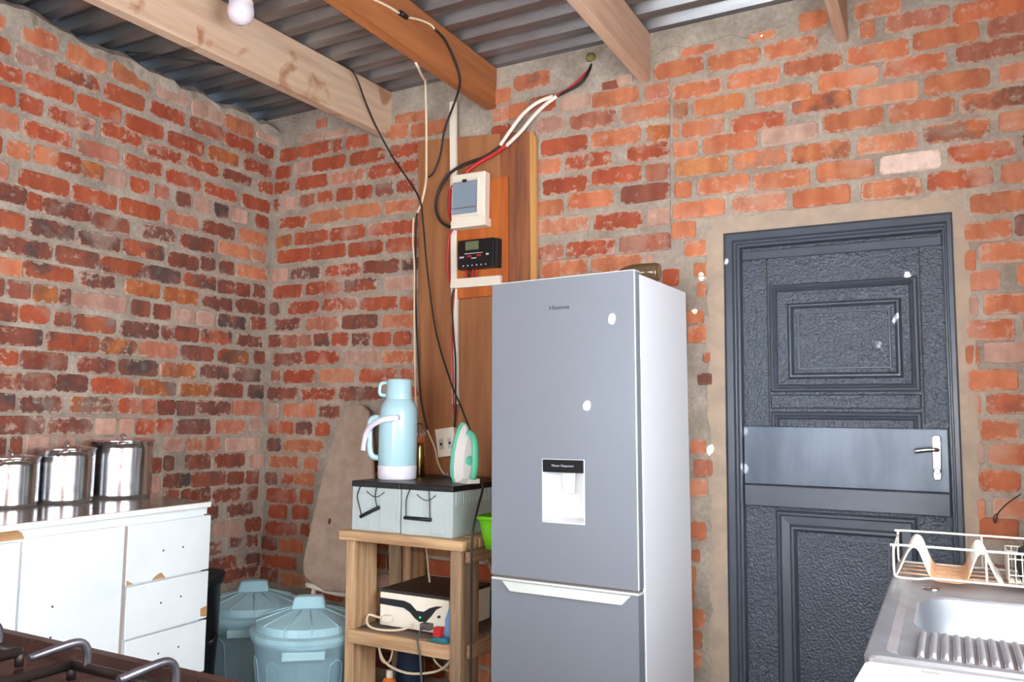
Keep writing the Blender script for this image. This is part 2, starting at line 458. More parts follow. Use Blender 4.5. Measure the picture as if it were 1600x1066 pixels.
wall_back = obj('wall_back', MB().prism([(-0.2, 0), (2.50, 0), (2.50, 2.01), (3.28, 2.01), (3.28, 0), (XR + 0.2, 0), (XR + 0.2, roof_z(XR + 0.2) - 0.001), (-0.2, roof_z(-0.2) - 0.001)], 0.0, 0.15), M_mortar, kind='structure')
wall_left = obj('wall_left', MB().box(-0.2, 0.0, YF, 0.0, 0, 2.85), M_mortar, kind='structure')
wr = MB()
for y0, y1, z0, z1 in ((YF, -2.92, 0, roof_z(XR) - .002), (-2.92, -1.38, 0, 1.05), (-2.92, -1.38, 2.2, roof_z(XR) - .002), (-1.38, 0, 0, roof_z(XR) - .002)):
    wr.box(XR, XR + 0.2, y0, y1, z0, z1)
wall_right = obj('wall_right', wr, M_mortar, kind='structure')
wf = MB()
for x0, x1, z0, z1 in ((-0.2, 1.30, 0, roof_z(0) - .002), (1.30, 2.20, 2.05, roof_z(1.3) - .002), (2.20, 2.60, 0, roof_z(2.2) - .002), (2.60, 3.30, 2.05, roof_z(2.6) - .002), (3.30, XR + 0.2, 0, roof_z(3.3) - .002)):
    wf.box(x0, x1, YF - 0.2, YF, z0, z1)
wall_front = obj('wall_front', wf, M_mortar, kind='structure')
obj('floor', MB().box(-0.2, XR + 0.2, YF - 0.2, 0.15, -0.12, 0.0), M_floor, kind='structure')

# window over the sink: steel frame with glazing bars
w1 = thing('window_1', (XR + 0.1, -2.15, 1.05), kind='structure')
for nm, a in (('frame_bar', (-2.92, -2.88, 1.05, 2.2)), ('frame_bar', (-1.42, -1.38, 1.05, 2.2)), ('frame_bar', (-2.92, -1.38, 1.05, 1.09)), ('frame_bar', (-2.92, -1.38, 2.16, 2.2)), ('glazing_bar', (-2.17, -2.13, 1.09, 2.16))):
    obj(nm, MB().box(XR + 0.02, XR + 0.06, *a), M_door_paint, w1)

# ------------------------------------------------------------------ bricks
LEFT_BRICKS = """1504,45,2813,88,o 1283,156,2808,88,o 1057,190,2808,88,o 833,202,2809,85,o 610,188,2810,81,p 393,200,2793,81,p 181,200,2788,81,o -28,184,2810,81,p 1476,80,2714,74,r 1304,157,2707,74,p 1086,207,2706,74,m 856,208,2701,74,r 626,206,2706,74,r 388,211,2705,74,r 176,206,2698,74,r 29,114,2710,74,r 1422,127,2611,74,r 1202,209,2614,74,r 974,211,2606,74,r 745,204,2597,74,r 504,216,2594,74,r 278,203,2597,74,y 38,204,2605,74,r 1445,98,2519,74,r 1330,97,2516,74,r 1095,212,2514,74,r 864,201,2524,74,r 630,213,2505,74,r 395,214,2508,74,r 185,192,2512,59,d 19,114,2512,74,r 1424,112,2421,74,o 1197,212,2417,74,r 974,203,2412,74,pr 744,207,2416,74,r 509,209,2406,74,r 280,212,2401,74,r 40,208,2403,74,r 1480,48,2315,74,r 1369,97,2315,74,o 1255,100,2326,74,o 1150,105,2324,74,r 1044,98,2321,74,y 931,108,2320,74,p 808,100,2316,74,r 697,86,2315,74,rp 570,85,2310,74,d 447,101,2312,74,p 330,100,2312,74,k 200,106,2311,74,p 43,100,2315,74,r 1449,73,2215,74,r 1196,214,2212,74,r 970,220,2205,74,r 741,215,2207,74,r 515,197,2207,74,rp 281,211,2207,74,d 51,200,2216,74,o 1372,131,2133,74,d 1308,61,2124,74,r 1091,213,2121,74,d 900,186,2110,74,d 649,185,2115,74,k 413,205,2111,74,d 170,214,2122,74,o 59,98,2125,74,o 1375,120,2026,74,rm 1160,197,2025,74,k 940,207,2020,74,dk 705,221,2023,74,m 503,181,2009,74,d 396,97,2020,74,k 271,102,2022,74,d 40,225,2026,74,o 1249,240,1931,74,dk 1040,197,1931,74,d 808,224,1923,74,m 606,197,1923,74,k 390,205,1925,74,m 271,107,1923,74,d 159,106,1925,74,d 49,92,1931,74,d 1370,112,1841,74,o 1152,215,1843,74,m 956,171,1843,74,dk 719,187,1842,74,ym 493,206,1837,74,y 278,192,1830,74,d 51,204,1842,74,d 1435,41,1756,74,d 1331,93,1755,74,d 1218,103,1754,74,y 1158,52,1756,74,d 891,259,1752,74,p 768,100,1750,74,d 653,100,1747,74,d 510,122,1745,74,p 392,112,1744,74,p 175,200,1746,74,k 33,117,1757,74,d 1376,94,1661,74,d 1246,122,1665,74,r 1148,83,1658,74,d 939,200,1653,74,m 713,204,1650,74,k 626,76,1652,74,d 488,134,1657,74,d 269,214,1659,74,m 54,184,1659,74,dk 1271,193,1571,74,dk 1017,238,1564,74,m 824,189,1565,74,ym 600,214,1567,74,rp 382,203,1569,74,d 152,206,1567,74,yd 36,78,1576,74,d 1360,98,1480,74,r 1156,197,1478,74,d 928,183,1476,74,d 707,208,1476,74,k 488,209,1478,74,y 277,184,1481,74,k 57,195,1478,74,k 1339,112,1389,74,d 1205,131,1393,74,d 1057,145,1393,74,dk 831,212,1390,74,r 605,217,1389,74,ym 388,202,1388,74,y 180,191,1392,74,d 33,110,1392,74,k 1363,83,1307,74,dk 1164,187,1302,74,dk 930,202,1304,74,ym 798,110,1303,74,r 711,77,1301,74,r 605,96,1299,74,d 483,117,1297,74,k 261,212,1302,74,d 41,207,1303,74,rp 1239,200,1216,74,d 1024,211,1214,74,d 911,100,1211,74,p 820,78,1210,74,p 710,100,1210,74,r 610,90,1211,74,r 383,206,1207,74,k 151,204,1208,74,rp 43,77,1219,74,p 1386,48,1136,74,d 1323,46,1138,74,d 1211,97,1138,74,p 1101,87,1135,74,p 976,92,1132,74,p 543,113,1124,74,p 429,98,1121,74,rp 315,102,1120,74,rp 44,242,1115,74,p 589,61,1037,74,k 374,153,1037,74,d 148,197,1035,74,d 13,103,1025,74,p 492,155,952,74,dk 267,220,948,74,d 146,115,943,74,d 44,95,939,74,d 551,92,882,74,d 361,179,873,74,d 166,183,862,74,d 46,82,857,74,d 310,74,783,74,d 74,178,778,74,d 156,189,690,74,p 11,114,691,74,d 277,80,603,74,d 146,84,615,59,d 32,88,608,74,d 177,180,519,74,d 8,108,508,74,k 24,262,454,74,d"""
BACK_BRICKS = """281,76,2845,59,o 162,173,2780,44,p 348,166,2772,44,p 806,194,2779,59,o 27,125,2705,74,r 159,229,2706,74,r 406,61,2704,74,r 492,149,2706,74,r 751,141,2718,74,o 909,216,2704,74,o -2,106,2610,74,r 131,129,2616,74,p 266,229,2614,74,r 520,229,2614,74,r 783,184,2615,74,r -11,113,2526,74,r 148,229,2527,74,r 395,235,2524,74,rp 644,220,2524,74,r 869,93,2527,74,r -26,60,2427,74,r 58,105,2425,74,p 185,108,2428,74,rp 312,105,2433,74,r 439,111,2432,74,r 568,109,2428,74,r 697,114,2428,74,d 828,113,2427,74,r 40,197,2319,74,r 254,231,2325,74,o 494,240,2329,74,o 754,214,2325,74,o 21,116,2219,74,y 156,233,2222,74,r 404,231,2222,74,r 654,317,2218,74,r 39,230,2133,74,r 275,239,2132,74,r 528,224,2129,74,r 769,204,2128,74,r -38,152,2031,74,p 133,227,2027,74,k 379,233,2028,74,r 630,227,2026,74,d 871,111,2023,74,dk 13,216,1937,74,r 249,236,1941,74,r 503,216,1940,74,m 770,209,1932,74,p -15,86,1844,74,k 129,217,1843,74,r 366,236,1846,74,r 619,232,1838,74,r 868,87,1830,74,r 36,187,1758,74,d 258,223,1751,74,rp 503,228,1749,74,d 754,203,1742,74,o -26,118,1668,74,d 99,103,1667,74,rp 208,97,1667,74,rp 317,105,1665,74,d 439,111,1664,74,r 570,120,1659,74,d 706,110,1656,74,r 831,112,1653,74,r 32,214,1570,74,d 259,232,1572,74,r 512,236,1568,74,p 762,205,1561,74,o 24,74,1481,74,rp 115,223,1476,74,r 368,224,1475,74,o 626,235,1474,74,r 884,97,1471,74,r 2,219,1385,74,d 243,239,1380,74,r 502,269,1382,74,d 929,64,1381,74,r 1,85,1294,74,p 118,228,1293,74,o 368,144,1289,74,d 18,59,1205,74,r 84,117,1203,74,r 213,112,1202,74,d 347,96,1199,74,r 12,101,1111,74,k 131,270,1112,74,o 36,216,1023,74,o 281,98,1018,74,o 9,93,929,74,k 124,82,939,74,r 213,142,938,74,o 20,219,845,74,r 260,86,850,74,r 44,128,761,74,r 206,116,765,74,r 22,238,675,74,r 274,61,680,74,r 1,116,592,74,dk 129,159,590,74,o 12,240,502,74,r 3,122,433,74,d 138,197,417,74,o 1496,192,2842,76,od 1379,101,2798,76,o 1946,80,2745,46,d 2015,73,2760,46,p 1387,82,2707,76,o 1471,105,2708,76,o 1580,136,2722,76,r 1740,148,2701,76,p 1897,220,2688,76,o 2145,110,2679,76,rp 1381,104,2618,76,r 1618,144,2616,76,p 1786,223,2604,76,rp 2031,223,2597,76,o 1644,231,2507,76,r 1895,230,2504,76,o 2147,107,2495,76,y 1614,134,2420,76,o 1766,223,2417,76,r 2062,191,2417,76,r 1615,15,2314,76,o 1652,232,2320,76,r 1898,229,2334,76,r 2146,106,2325,76,rp 1616,142,2223,76,o 1782,213,2237,76,o 2034,218,2238,76,d 1617,270,2134,76,op 1904,225,2129,76,r 2153,98,2127,76,p 1624,135,2018,76,rp 1774,232,2018,76,r 2025,230,2020,76,rp 1646,233,1938,76,o 1896,235,1940,76,o 2142,40,1931,76,p 2187,215,2764,74,o 2420,217,2755,74,o 2651,206,2759,74,o 2300,159,2828,37,o 2587,110,2831,37,o 2786,113,2857,74,o 2267,215,2657,74,o 2499,214,2662,74,o 2725,220,2671,74,o 2269,68,2576,74,y 2357,212,2575,74,oy 2612,216,2570,74,o 2268,26,2493,74,o 2307,180,2487,74,o 2511,219,2475,74,or 2268,106,2406,74,o 2394,223,2406,74,o 2631,218,2404,74,p 2275,227,2323,74,oy 2519,210,2320,74,om 2274,72,2232,74,o 2369,216,2233,74,o 2597,219,2222,74,o 2263,222,2141,74,o 2514,216,2140,74,op 2260,102,2058,74,o 2990,169,2849,74,o 3010,55,2772,74,o 3099,216,2776,74,rp 3326,253,2762,74,or 2960,218,2675,74,o 3191,217,2687,74,o 3433,157,2687,74,rp 2853,220,2591,74,o 3086,218,2598,74,or 3331,256,2609,74,rp 2754,219,2515,74,om 2992,215,2504,74,op 3224,212,2510,74,o 3465,118,2509,74,op 2866,218,2424,74,o 3101,219,2421,74,o 3334,245,2420,74,od 2748,218,2316,74,om 2987,210,2315,74,o 3214,215,2326,74,ok 3455,121,2335,74,op 2840,206,2230,74,o 3065,209,2230,74,P 3291,213,2236,74,or 3522,60,2246,74,d 2749,213,2137,74,o 2997,206,2138,74,o 3222,209,2146,74,or 3453,115,2147,74,op 3357,207,2046,74,o 3332,148,1948,74,o 3488,60,1958,74,d 3331,36,1845,74,o 3375,169,1865,74,o 3345,93,1771,74,op 3488,53,1781,74,o 3383,154,1684,74,o 3339,29,1682,74,p 3327,149,1596,74,o 3499,34,1601,74,o 3319,50,1507,74,o 3381,148,1515,74,p 3327,152,1419,74,o 3326,37,1335,74,o 3379,146,1337,74,od 3354,121,1246,74,o 3380,137,1162,74,o 3345,22,1163,74,p 3347,125,1072,74,or 3338,26,971,74,o 3384,126,980,74,op 3341,117,909,74,o 2311,108,1977,72,o 2352,63,1886,58,o 2365,38,1801,65,o 2319,74,1690,58,o 2322,88,1619,72,o 2387,32,1524,43,o 2364,61,1435,50,k 2329,67,1160,58,op 2344,79,1076,72,rp 2327,73,997,72,op 2327,65,824,72,o 2330,36,726,50,o 2326,23,650,72,o 2325,16,577,72,o 2327,55,484,72,o 2327,45,400,72,o 2326,45,323,72,o"""
PAL = {'o': (srgb(194, 118, 82), 0.12), 'r': (srgb(166, 82, 54), 0.12), 'd': (srgb(136, 76, 58), 0.55), 'k': (srgb(122, 80, 68), 1.0), 'p': (srgb(188, 148, 130), 0.15),
       'y': (srgb(170, 100, 58), 0.4), 'm': (srgb(160, 86, 58), 0.9), 'P': (srgb(216, 184, 168), 0.0),
       'rp': (srgb(178, 112, 88), 0.15), 'pr': (srgb(178, 116, 94), 0.35), 'rm': (srgb(166, 90, 60), 0.85), 'dk': (srgb(128, 74, 58), 1.0), 'ym': (srgb(168, 98, 58), 0.9), 'yd': (srgb(152, 88, 56), 0.8),
       'op': (srgb(204, 134, 102), 0.1), 'or': (srgb(190, 104, 70), 0.1), 'od': (srgb(188, 112, 80), 0.55), 'oy': (srgb(204, 130, 82), 0.15), 'om': (srgb(196, 118, 78), 0.65), 'ok': (srgb(198, 118, 78), 0.8)}

def brick_geo(aspect, rnd):
    """unit brick face (x,z in -0.5..0.5) with worn corners; y = -0.010 at the face, 0.012 inside the joint"""
    rx, rz = 0.13 / aspect * rnd.uniform(0.7, 1.6), 0.13 * rnd.uniform(0.7, 1.6)
    out = []
    for cx, cz in ((-1, -1), (1, -1), (1, 1), (-1, 1)):
        a = (cx * (0.5 - rx), cz * 0.5); b = (cx * 0.5, cz * (0.5 - rz))
        out += [b, a] if cx * cz > 0 else [a, b]
    mid = lambda p, q, t: (p[0] * (1 - t) + q[0] * t, p[1] * (1 - t) + q[1] * t)
    ring = [out[0], out[1], mid(out[1], out[2], rnd.uniform(.3, .7)), out[2], out[3], out[4], out[5], mid(out[5], out[6], rnd.uniform(.3, .7)), out[6], out[7]]
    ring = [(x + rnd.uniform(-.012, .012) * (1.6 / aspect + .3), z + rnd.uniform(-.035, .035)) for x, z in ring]
    n = len(ring); v = []
    for k, y in ((1.0, 0.012), (1.0, -0.004), (0.965, -0.0075)):
        for x, z in ring:
            kx = 1 - (1 - k) * (2.2 / aspect + 0.2) if k < 1 else 1
            v.append((x * kx, y + (rnd.uniform(-.0015, .0015) if k < 1 else 0), z * (k if k == 1 else 0.93)))
    f = [tuple(range(2 * n, 3 * n))]
    for r in range(2):
        for i in range(n):
            j = (i + 1) % n
            f.append((r * n + i, r * n + j, (r + 1) * n + j, (r + 1) * n + i))
    return v, f

rb = random.Random(3)
BRICK_MESH = {}
for cls, asp in (('stretcher', 2.9), ('header', 1.35), ('closer', 0.8)):
    BRICK_MESH[cls] = []
    for k in range(7):
        v, f = brick_geo(asp, rb)
        me = bpy.data.meshes.new('brick_' + cls); me.from_pydata(v, [], f); me.materials.append(M_brick)
        b = bmesh.new(); b.from_mesh(me); bmesh.ops.recalc_face_normals(b, faces=b.faces); b.to_mesh(me); b.free()
        BRICK_MESH[cls].append(me)

def parse(sx):
    out = []
    for it in sx.split():
        a, b, c, d, k = it.split(','); out.append((int(a) / 1e3, int(b) / 1e3, int(c) / 1e3, int(d) / 1e3, k))
    return out

def colour_of(code, rnd):
    base, burn = PAL[code]
    g = rnd.uniform(0.86, 1.14); h = rnd.uniform(0.93, 1.07)
    return (min(1, base[0] * g), min(1, base[1] * g * h), min(1, base[2] * g * h), max(0, min(1, burn + rnd.uniform(-.12, .12))))

def lay(parent, bricks, side):
    rnd = random.Random(11)
    for u, w, z, h, k in bricks:
        asp = w / h
        cls = 'stretcher' if asp > 2 else ('header' if asp > 1.0 else 'closer')
        o = bpy.data.objects.new('brick', rnd.choice(BRICK_MESH[cls])); C.objects.link(o); o.parent = parent
        uc = u + w / 2; proud = rnd.uniform(-0.0015, 0.002)
        flip = rnd.choice((1, -1)); flz = rnd.choice((1, -1))
        o.scale = (w * flip, 1, h * flz)
        if side == 'back': o.location = (uc, proud, z)
        else: o.location = (-proud, -uc, z); o.rotation_euler = (0, 0, math.pi / 2)
        o.color = colour_of(k, rnd)

left_list, back_list = parse(LEFT_BRICKS), parse(BACK_BRICKS)
lay(wall_left, left_list, 'left')
lay(wall_back, back_list, 'back')

def fill(parent, zones, taken, side, pitch, z_first, seed, name='brick_fill'):
    """bricks of the hidden and far stretches, joined into one mesh"""
    rnd = random.Random(seed); V = []; Fc = []; cols = []
    h = pitch * 0.79
    for (u0, u1, z0, z1) in zones:
        row = math.ceil((z0 - z_first) / pitch)
        while z_first + row * pitch + h / 2 <= z1:
            z = z_first + row * pitch
            if z - h / 2 >= z0:
                u = u0 - (0.116 if row % 2 else 0.0) - rnd.uniform(0, .03)
                while u < u1:
                    a, b = max(u, u0), min(u + 0.222, u1); u += 0.234
                    segs = [(a, b)]
                    for (tu, tw, tz, th, _) in taken:
                        if abs(tz - z) < (th + h) / 2 + 0.006:
                            ns = []
                            for (p, q) in segs:
                                if tu - .012 >= q or tu + tw + .012 <= p: ns.append((p, q)); continue
                                if tu - .012 > p: ns.append((p, tu - .012))
                                if tu + tw + .012 < q: ns.append((tu + tw + .012, q))
                            segs = ns
                    for p, q in segs:
                        if q - p < 0.04: continue
                        v, f = brick_geo(max(0.8, (q - p) / h), rnd)
                        o = len(V); col = colour_of(rnd.choice('ooorrrrdyprpm'[0:13]), rnd)
                        for x, y, zz in v:
                            uu = (p + q) / 2 + x * (q - p); Z_ = z + zz * h
                            V.append({'back': (uu, y, Z_), 'left': (-y, -uu, Z_), 'right': (XR + y, -uu, Z_), 'front': (uu, YF - y, Z_)}[side]); cols.append(col)
                        Fc += [tuple(i + o for i in ff) for ff in f]
            row += 1
    me = bpy.data.meshes.new(name); me.from_pydata(V, [], Fc); me.materials.append(M_brick_fill)
    ca = me.color_attributes.new('Col', 'FLOAT_COLOR', 'POINT')
    ca.data.foreach_set('color', [c for col in cols for c in col])
    b = bmesh.new(); b.from_mesh(me); bmesh.ops.recalc_face_normals(b, faces=b.faces); b.to_mesh(me); b.free()
    o = bpy.data.objects.new(name, me); C.objects.link(o); o.parent = parent; o['kind'] = 'stuff'
    return o

fill(wall_back, [(0.72, 1.66, 0.05, 1.25), (0.02, 0.72, 0.05, 0.42), (1.66, 2.29, 0.05, 1.93), (0.98, 1.60, 1.25, 2.55), (3.36, 3.68, 0.05, 0.93), (3.50, 3.68, 0.93, 2.90)], back_list, 'back', 0.0928, 0.10, 21)
fill(wall_left, [(1.50, 2.9, 0.05, 2.84), (0.02, 1.50, 0.05, 0.42), (0.62, 1.50, 0.42, 1.16), (2.9, 4.55, 0.05, 2.84)], left_list, 'left', 0.0930, 0.10, 22)
fill(wall_right, [(0.02, 1.36, 0.05, 2.9), (2.94, 4.55, 0.05, 2.9), (1.36, 2.94, 0.05, 1.02), (1.36, 2.94, 2.23, 2.9)], [], 'right', 0.0930, 0.10, 23)
fill(wall_front, [(0.02, 1.28, 0.05, 2.85), (2.22, 2.58, 0.05, 2.85), (3.32, 3.68, 0.05, 2.85), (2.58, 3.32, 2.10, 2.85), (1.28, 2.22, 2.10, 2.85)], [], 'front', 0.0930, 0.10, 24)

# rough mortar bedding along the top of the left wall, up to the roof sheets
rt = random.Random(5)
top = MB(); n = 96; zt = []; xt = []
base = 0
for i in range(n + 1):
    u = 4.55 * i / n
    base = 0.72 * base + rt.uniform(-.016, .016)
    zt.append(min(2.925, 2.872 + 0.036 * min(u, 1.2) + base)); xt.append(0.004 + rt.uniform(0, .016))
for i in range(n):
    y0, y1 = -4.55 * i / n, -4.55 * (i + 1) / n
    a, b = i, i + 1
    top.add([(0.003, y0, 2.80), (0.003, y1, 2.80), (xt[a], y0, zt[a] - .03), (xt[b], y1, zt[b] - .03), (-0.02, y0, zt[a]), (-0.02, y1, zt[b]), (-0.2, y0, zt[a]), (-0.2, y1, zt[b])],
            [(0, 1, 3, 2), (2, 3, 5, 4), (4, 5, 7, 6)], False)
obj('mortar_bedding', top, M_mortar, wall_left)
# mortar packing under the sheets on the back wall, with the smoother patches between the beams
pk = MB()
def ragged(x0, x1, z0, z1, seed, top_rag=0.012, bot_rag=0.012, side_rag=0.0, step=0.045):
    r = random.Random(seed); n_ = max(2, int((x1 - x0) / step)); P = []
    for i in range(n_ + 1): P.append((x0 + (x1 - x0) * i / n_, z0 + r.uniform(-bot_rag, bot_rag)))
    m_ = max(1, int((z1 - z0) / step))
    for i in range(1, m_): P.append((x1 + r.uniform(-side_rag, side_rag), z0 + (z1 - z0) * i / m_))
    for i in range(n_, -1, -1): P.append((x0 + (x1 - x0) * i / n_, z1 + r.uniform(-top_rag, top_rag)))
    for i in range(m_ - 1, 0, -1): P.append((x0 + r.uniform(-side_rag, side_rag), z0 + (z1 - z0) * i / m_))
    return P
obj('mortar_packing', MB().prism(ragged(2.19, 2.90, 2.855, 2.932, 1, 0.0, .02), -0.006, 0.01), M_mortar, wall_back)
obj('mortar_packing', MB().prism(ragged(1.66, 2.10, 2.80, 2.925, 2, 0.0, .02), -0.004, 0.01), M_mortar, wall_back)
# the straight joint where the newer stretch of wall was built on
obj('building_joint', MB().prism(ragged(2.2535, 2.2555, 1.98, 2.76, 8, 0, 0, .0012, .03), -0.0012, 0.001), mat('old_mortar_line', srgb(104, 92, 84), 0.95), wall_back)
# plastered reveals round the door
obj('plaster_band', MB().prism(ragged(2.43, 3.335, 2.015, 2.092, 3, .007, 0), -0.008, 0.01), M_plaster, wall_back)
obj('plaster_band', MB().prism(ragged(2.408, 2.49, 0.0, 2.05, 4, .004, 0, .010, .04), -0.007, 0.01), M_plaster, wall_back)
obj('plaster_band', MB().prism(ragged(3.285, 3.352, 0.0, 2.03, 6, .004, 0, .008, .04), -0.007, 0.01), M_plaster, wall_back)

# ------------------------------------------------------------------ roof: trapezoid-ribbed steel sheets, ribs parallel to the back wall
PITCH = 0.145
SEG = [(0.0, 0.0), (0.055, 0.0), (0.078, 0.040), (0.116, 0.040), (0.145, 0.0)]
def prof(y):
    t = (-y + 10 * PITCH + 0.02) % PITCH
    for (a, za), (b, zb) in zip(SEG, SEG[1:]):
        if a <= t <= b: return za + (zb - za) * (t - a) / (b - a)
    return 0.0
# nail holes: the sun shines through them and draws its image on door, fridge and wall
SPOTS = [(2.258, -0.70, 1.613, 2.9), (2.164, -0.695, 1.318, 2.9), (2.383, 0, 1.856, 2.3), (2.355, 0, 1.713, 2.7), (2.412, 0, 1.147, 2.2), (2.489, -0.01, 1.901, 2.3),
         (3.145, 0.03, 1.813, 2.4), (3.102, 0.03, 1.651, 3.0), (3.041, 0.03, 1.556, 1.6), (2.543, 0.02, 1.071, 1.8), (2.545, 0.03, 1.211, 2.0), (2.642, 0, 2.827, 2.0), (2.79, 0.0, 0.99, 1.5)]
HOLES = []
for x, y, z, hh in SPOTS:
    t, below = 0.0, True
    while t < 6.0:                               # every sheet face the sunbeam would cross gets a hole
        t += 0.0005
        p = Vector((x, y, z)) + SUN_DIR * t
        b_ = p.z < roof_z(p.x) + prof(p.y)
        if b_ != below: HOLES.append((p.x, p.y, hh / 1000)); below = b_
        if p.z > ROOF + 0.2: break
ceiling = thing('ceiling', (XR / 2, YF / 2, ROOF), kind='structure')
X0, X1 = -0.5, XR + 0.5
yk = 0.38
yk = math.floor(yk / PITCH) * PITCH + 0.02       # a rib edge
row = 0
while yk > YF - 3.4:                           # sheets run on unseen past the front wall, added to block the sun
    sh = MB()
    for r in range(5):
        for (a, za), (b, zb) in zip(SEG, SEG[1:]):
            ya, yb = yk - r * PITCH - a, yk - r * PITCH - b
            hs = sorted([h for h in HOLES if yb < h[1] <= ya])
            def pt(x, y):
                t = (ya - y) / (ya - yb); return (x, y, roof_z(x) + za + (zb - za) * t)
            x = X0
            for hx, hy, hr in hs:
                hy = min(max(hy, yb + hr + 1e-4), ya - hr - 1e-4)
                sh.add([pt(x, ya), pt(hx - hr, ya), pt(hx - hr, yb), pt(x, yb)], [(0, 1, 2, 3)])
                sh.add([pt(hx - hr, ya), pt(hx + hr, ya), pt(hx + hr, hy + hr), pt(hx - hr, hy + hr)], [(0, 1, 2, 3)])
                sh.add([pt(hx - hr, hy - hr), pt(hx + hr, hy - hr), pt(hx + hr, yb), pt(hx - hr, yb)], [(0, 1, 2, 3)])
                x = hx + hr
            sh.add([pt(x, ya), pt(X1, ya), pt(X1, yb), pt(x, yb)], [(0, 1, 2, 3)])
    obj('roof_sheet', sh, M_roof, ceiling)
    yk -= 5 * PITCH; row += 1

# ------------------------------------------------------------------ roof beams
def beam(x_wall, skew, th, z0, m, label):
    y1 = YF + 0.02
    xa, xb = x_wall, x_wall + skew * y1
    b = MB()
    z1a, z1b = roof_z(xa) - 0.002, roof_z(xb) - 0.002
    b.add([(xa - th, 0.03, z0), (xa, 0.03, z0), (xa, 0.03, z1a), (xa - th, 0.03, z1a), (xb - th, y1, z0), (xb, y1, z0), (xb, y1, z1b), (xb - th, y1, z1b)],
          [(0, 1, 2, 3), (7, 6, 5, 4), (0, 4, 5, 1), (1, 5, 6, 2), (2, 6, 7, 3), (3, 7, 4, 0)])
    return obj('roof_beam', b, m, bevel=0.003, label=label, cat='beam', group='timber beams carrying the roof')
beam(0.784, 0.05, 0.055, 2.700, M_beam_cream, 'cream sawn timber roof beam nearest the left wall, behind the light bulb')
beam(1.402, 0.0, 0.056, 2.741, M_beam_orange, 'orange-brown varnished roof beam with a cream cable on its side')
beam(2.168, 0.0, 0.043, 2.731, M_beam_pale, 'pale timber roof beam meeting the wall above the fridge')
beam(2.968, 0.0, 0.043, 2.742, M_beam_pale, 'short visible end of pale roof beam above the door')

# ------------------------------------------------------------------ door
d1 = thing('door_1', (2.888, 0.03, 0), kind='structure')
tag(d1, 'charcoal painted steel panel door in a steel frame beside the fridge')
fr = MB()
def jamb(poly_x):                      # stepped steel profile, swept round the opening: (distance in from outer edge, y)
    x0, x1, z1 = 2.478, 3.298, 2.026
    prof_ = [(0.0, 0.02), (0.0, -0.012), (0.010, -0.020), (0.034, -0.020), (0.040, -0.008), (0.046, -0.008), (0.052, 0.0), (0.060, 0.0), (0.064, 0.030), (0.064, 0.060)]
    vs_ = []; fs = []
    for dd, y in prof_: vs_ += [(x0 + dd, y, 0), (x0 + dd, y, z1 - dd), (x1 - dd * 0.55, y, z1 - dd), (x1 - dd * 0.55, y, 0)]
    for k in range(len(prof_) - 1):
        for i in range(3): fs.append((4 * k + i, 4 * k + i + 1, 4 * k + 5 + i, 4 * k + 4 + i))
    return vs_, fs
fr.add(*jamb(None))
obj('door_frame', fr, M_door_paint, d1)
YL = 0.034
leaf = MB().box(2.540, 3.266, YL, YL + 0.04, 0.01, 1.985)
leafo = obj('door_leaf', leaf, M_hammered, d1)
obj('top_rail', MB().box(2.543, 3.262, YL - 0.016, YL + 0.002, 1.915, 1.95), M_door_paint, d1, bevel=0.004)
def moulding(nm, x0, x1, z0, z1, steps, cap_mat=None, cap=None):
    """steps: (inset, height above leaf)"""
    m_ = MB().rects([(x0 + i, x1 - i, z0 + i, z1 - i, YL - h) for i, h in steps], cap=False)
    return obj(nm, m_, M_door_paint, d1)
# upper panel
moulding('panel_moulding', 2.645, 3.178, 1.380, 1.808, [(0, -.002), (.006, .012), (.014, .014), (.020, .007), (.026, .010), (.032, -.002)])
moulding('panel_moulding', 2.712, 3.122, 1.430, 1.732, [(0, -.002), (.010, .016), (.016, .016), (.030, -.008), (.036, -.008), (.040, .004), (.046, .004)])
obj('panel_field', MB().rects([(2.756, 3.078, 1.474, 1.688, YL + .001), (2.758, 3.076, 1.476, 1.686, YL - .006), (2.760, 3.074, 1.478, 1.684, YL - .007)]), M_hammered, d1)
# grooves between stiles and rails
obj('stile_groove', MB().box(2.636, 2.640, YL - .0015, YL + .001, 1.26, 1.93), M_dark, d1)
obj('stile_groove', MB().box(3.184, 3.188, YL - .0015, YL + .001, 1.26, 1.93), M_dark, d1)
obj('cross_band', MB().rects([(2.645, 3.178, 1.316, 1.372, YL + .001), (2.650, 3.173, 1.321, 1.367, YL - .008)]), M_hammered, d1)
moulding('panel_moulding', 2.645, 3.178, 1.05, 1.306, [(0, -.002), (.006, .012), (.014, .014), (.020, .007), (.026, .010), (.032, -.002)])
# lower panel
moulding('panel_moulding', 2.655, 3.150, 0.16, 0.925, [(0, -.002), (.008, .014), (.016, .016), (.022, .006), (.052, .004), (.060, .018), (.068, .018), (.086, -.010), (.092, -.010), (.096, .002), (.100, .002)])
obj('panel_field', MB().rects([(2.755, 3.050, 0.26, 0.825, YL + .001), (2.757, 3.048, 0.262, 0.823, YL - .003)]), M_hammered, d1)
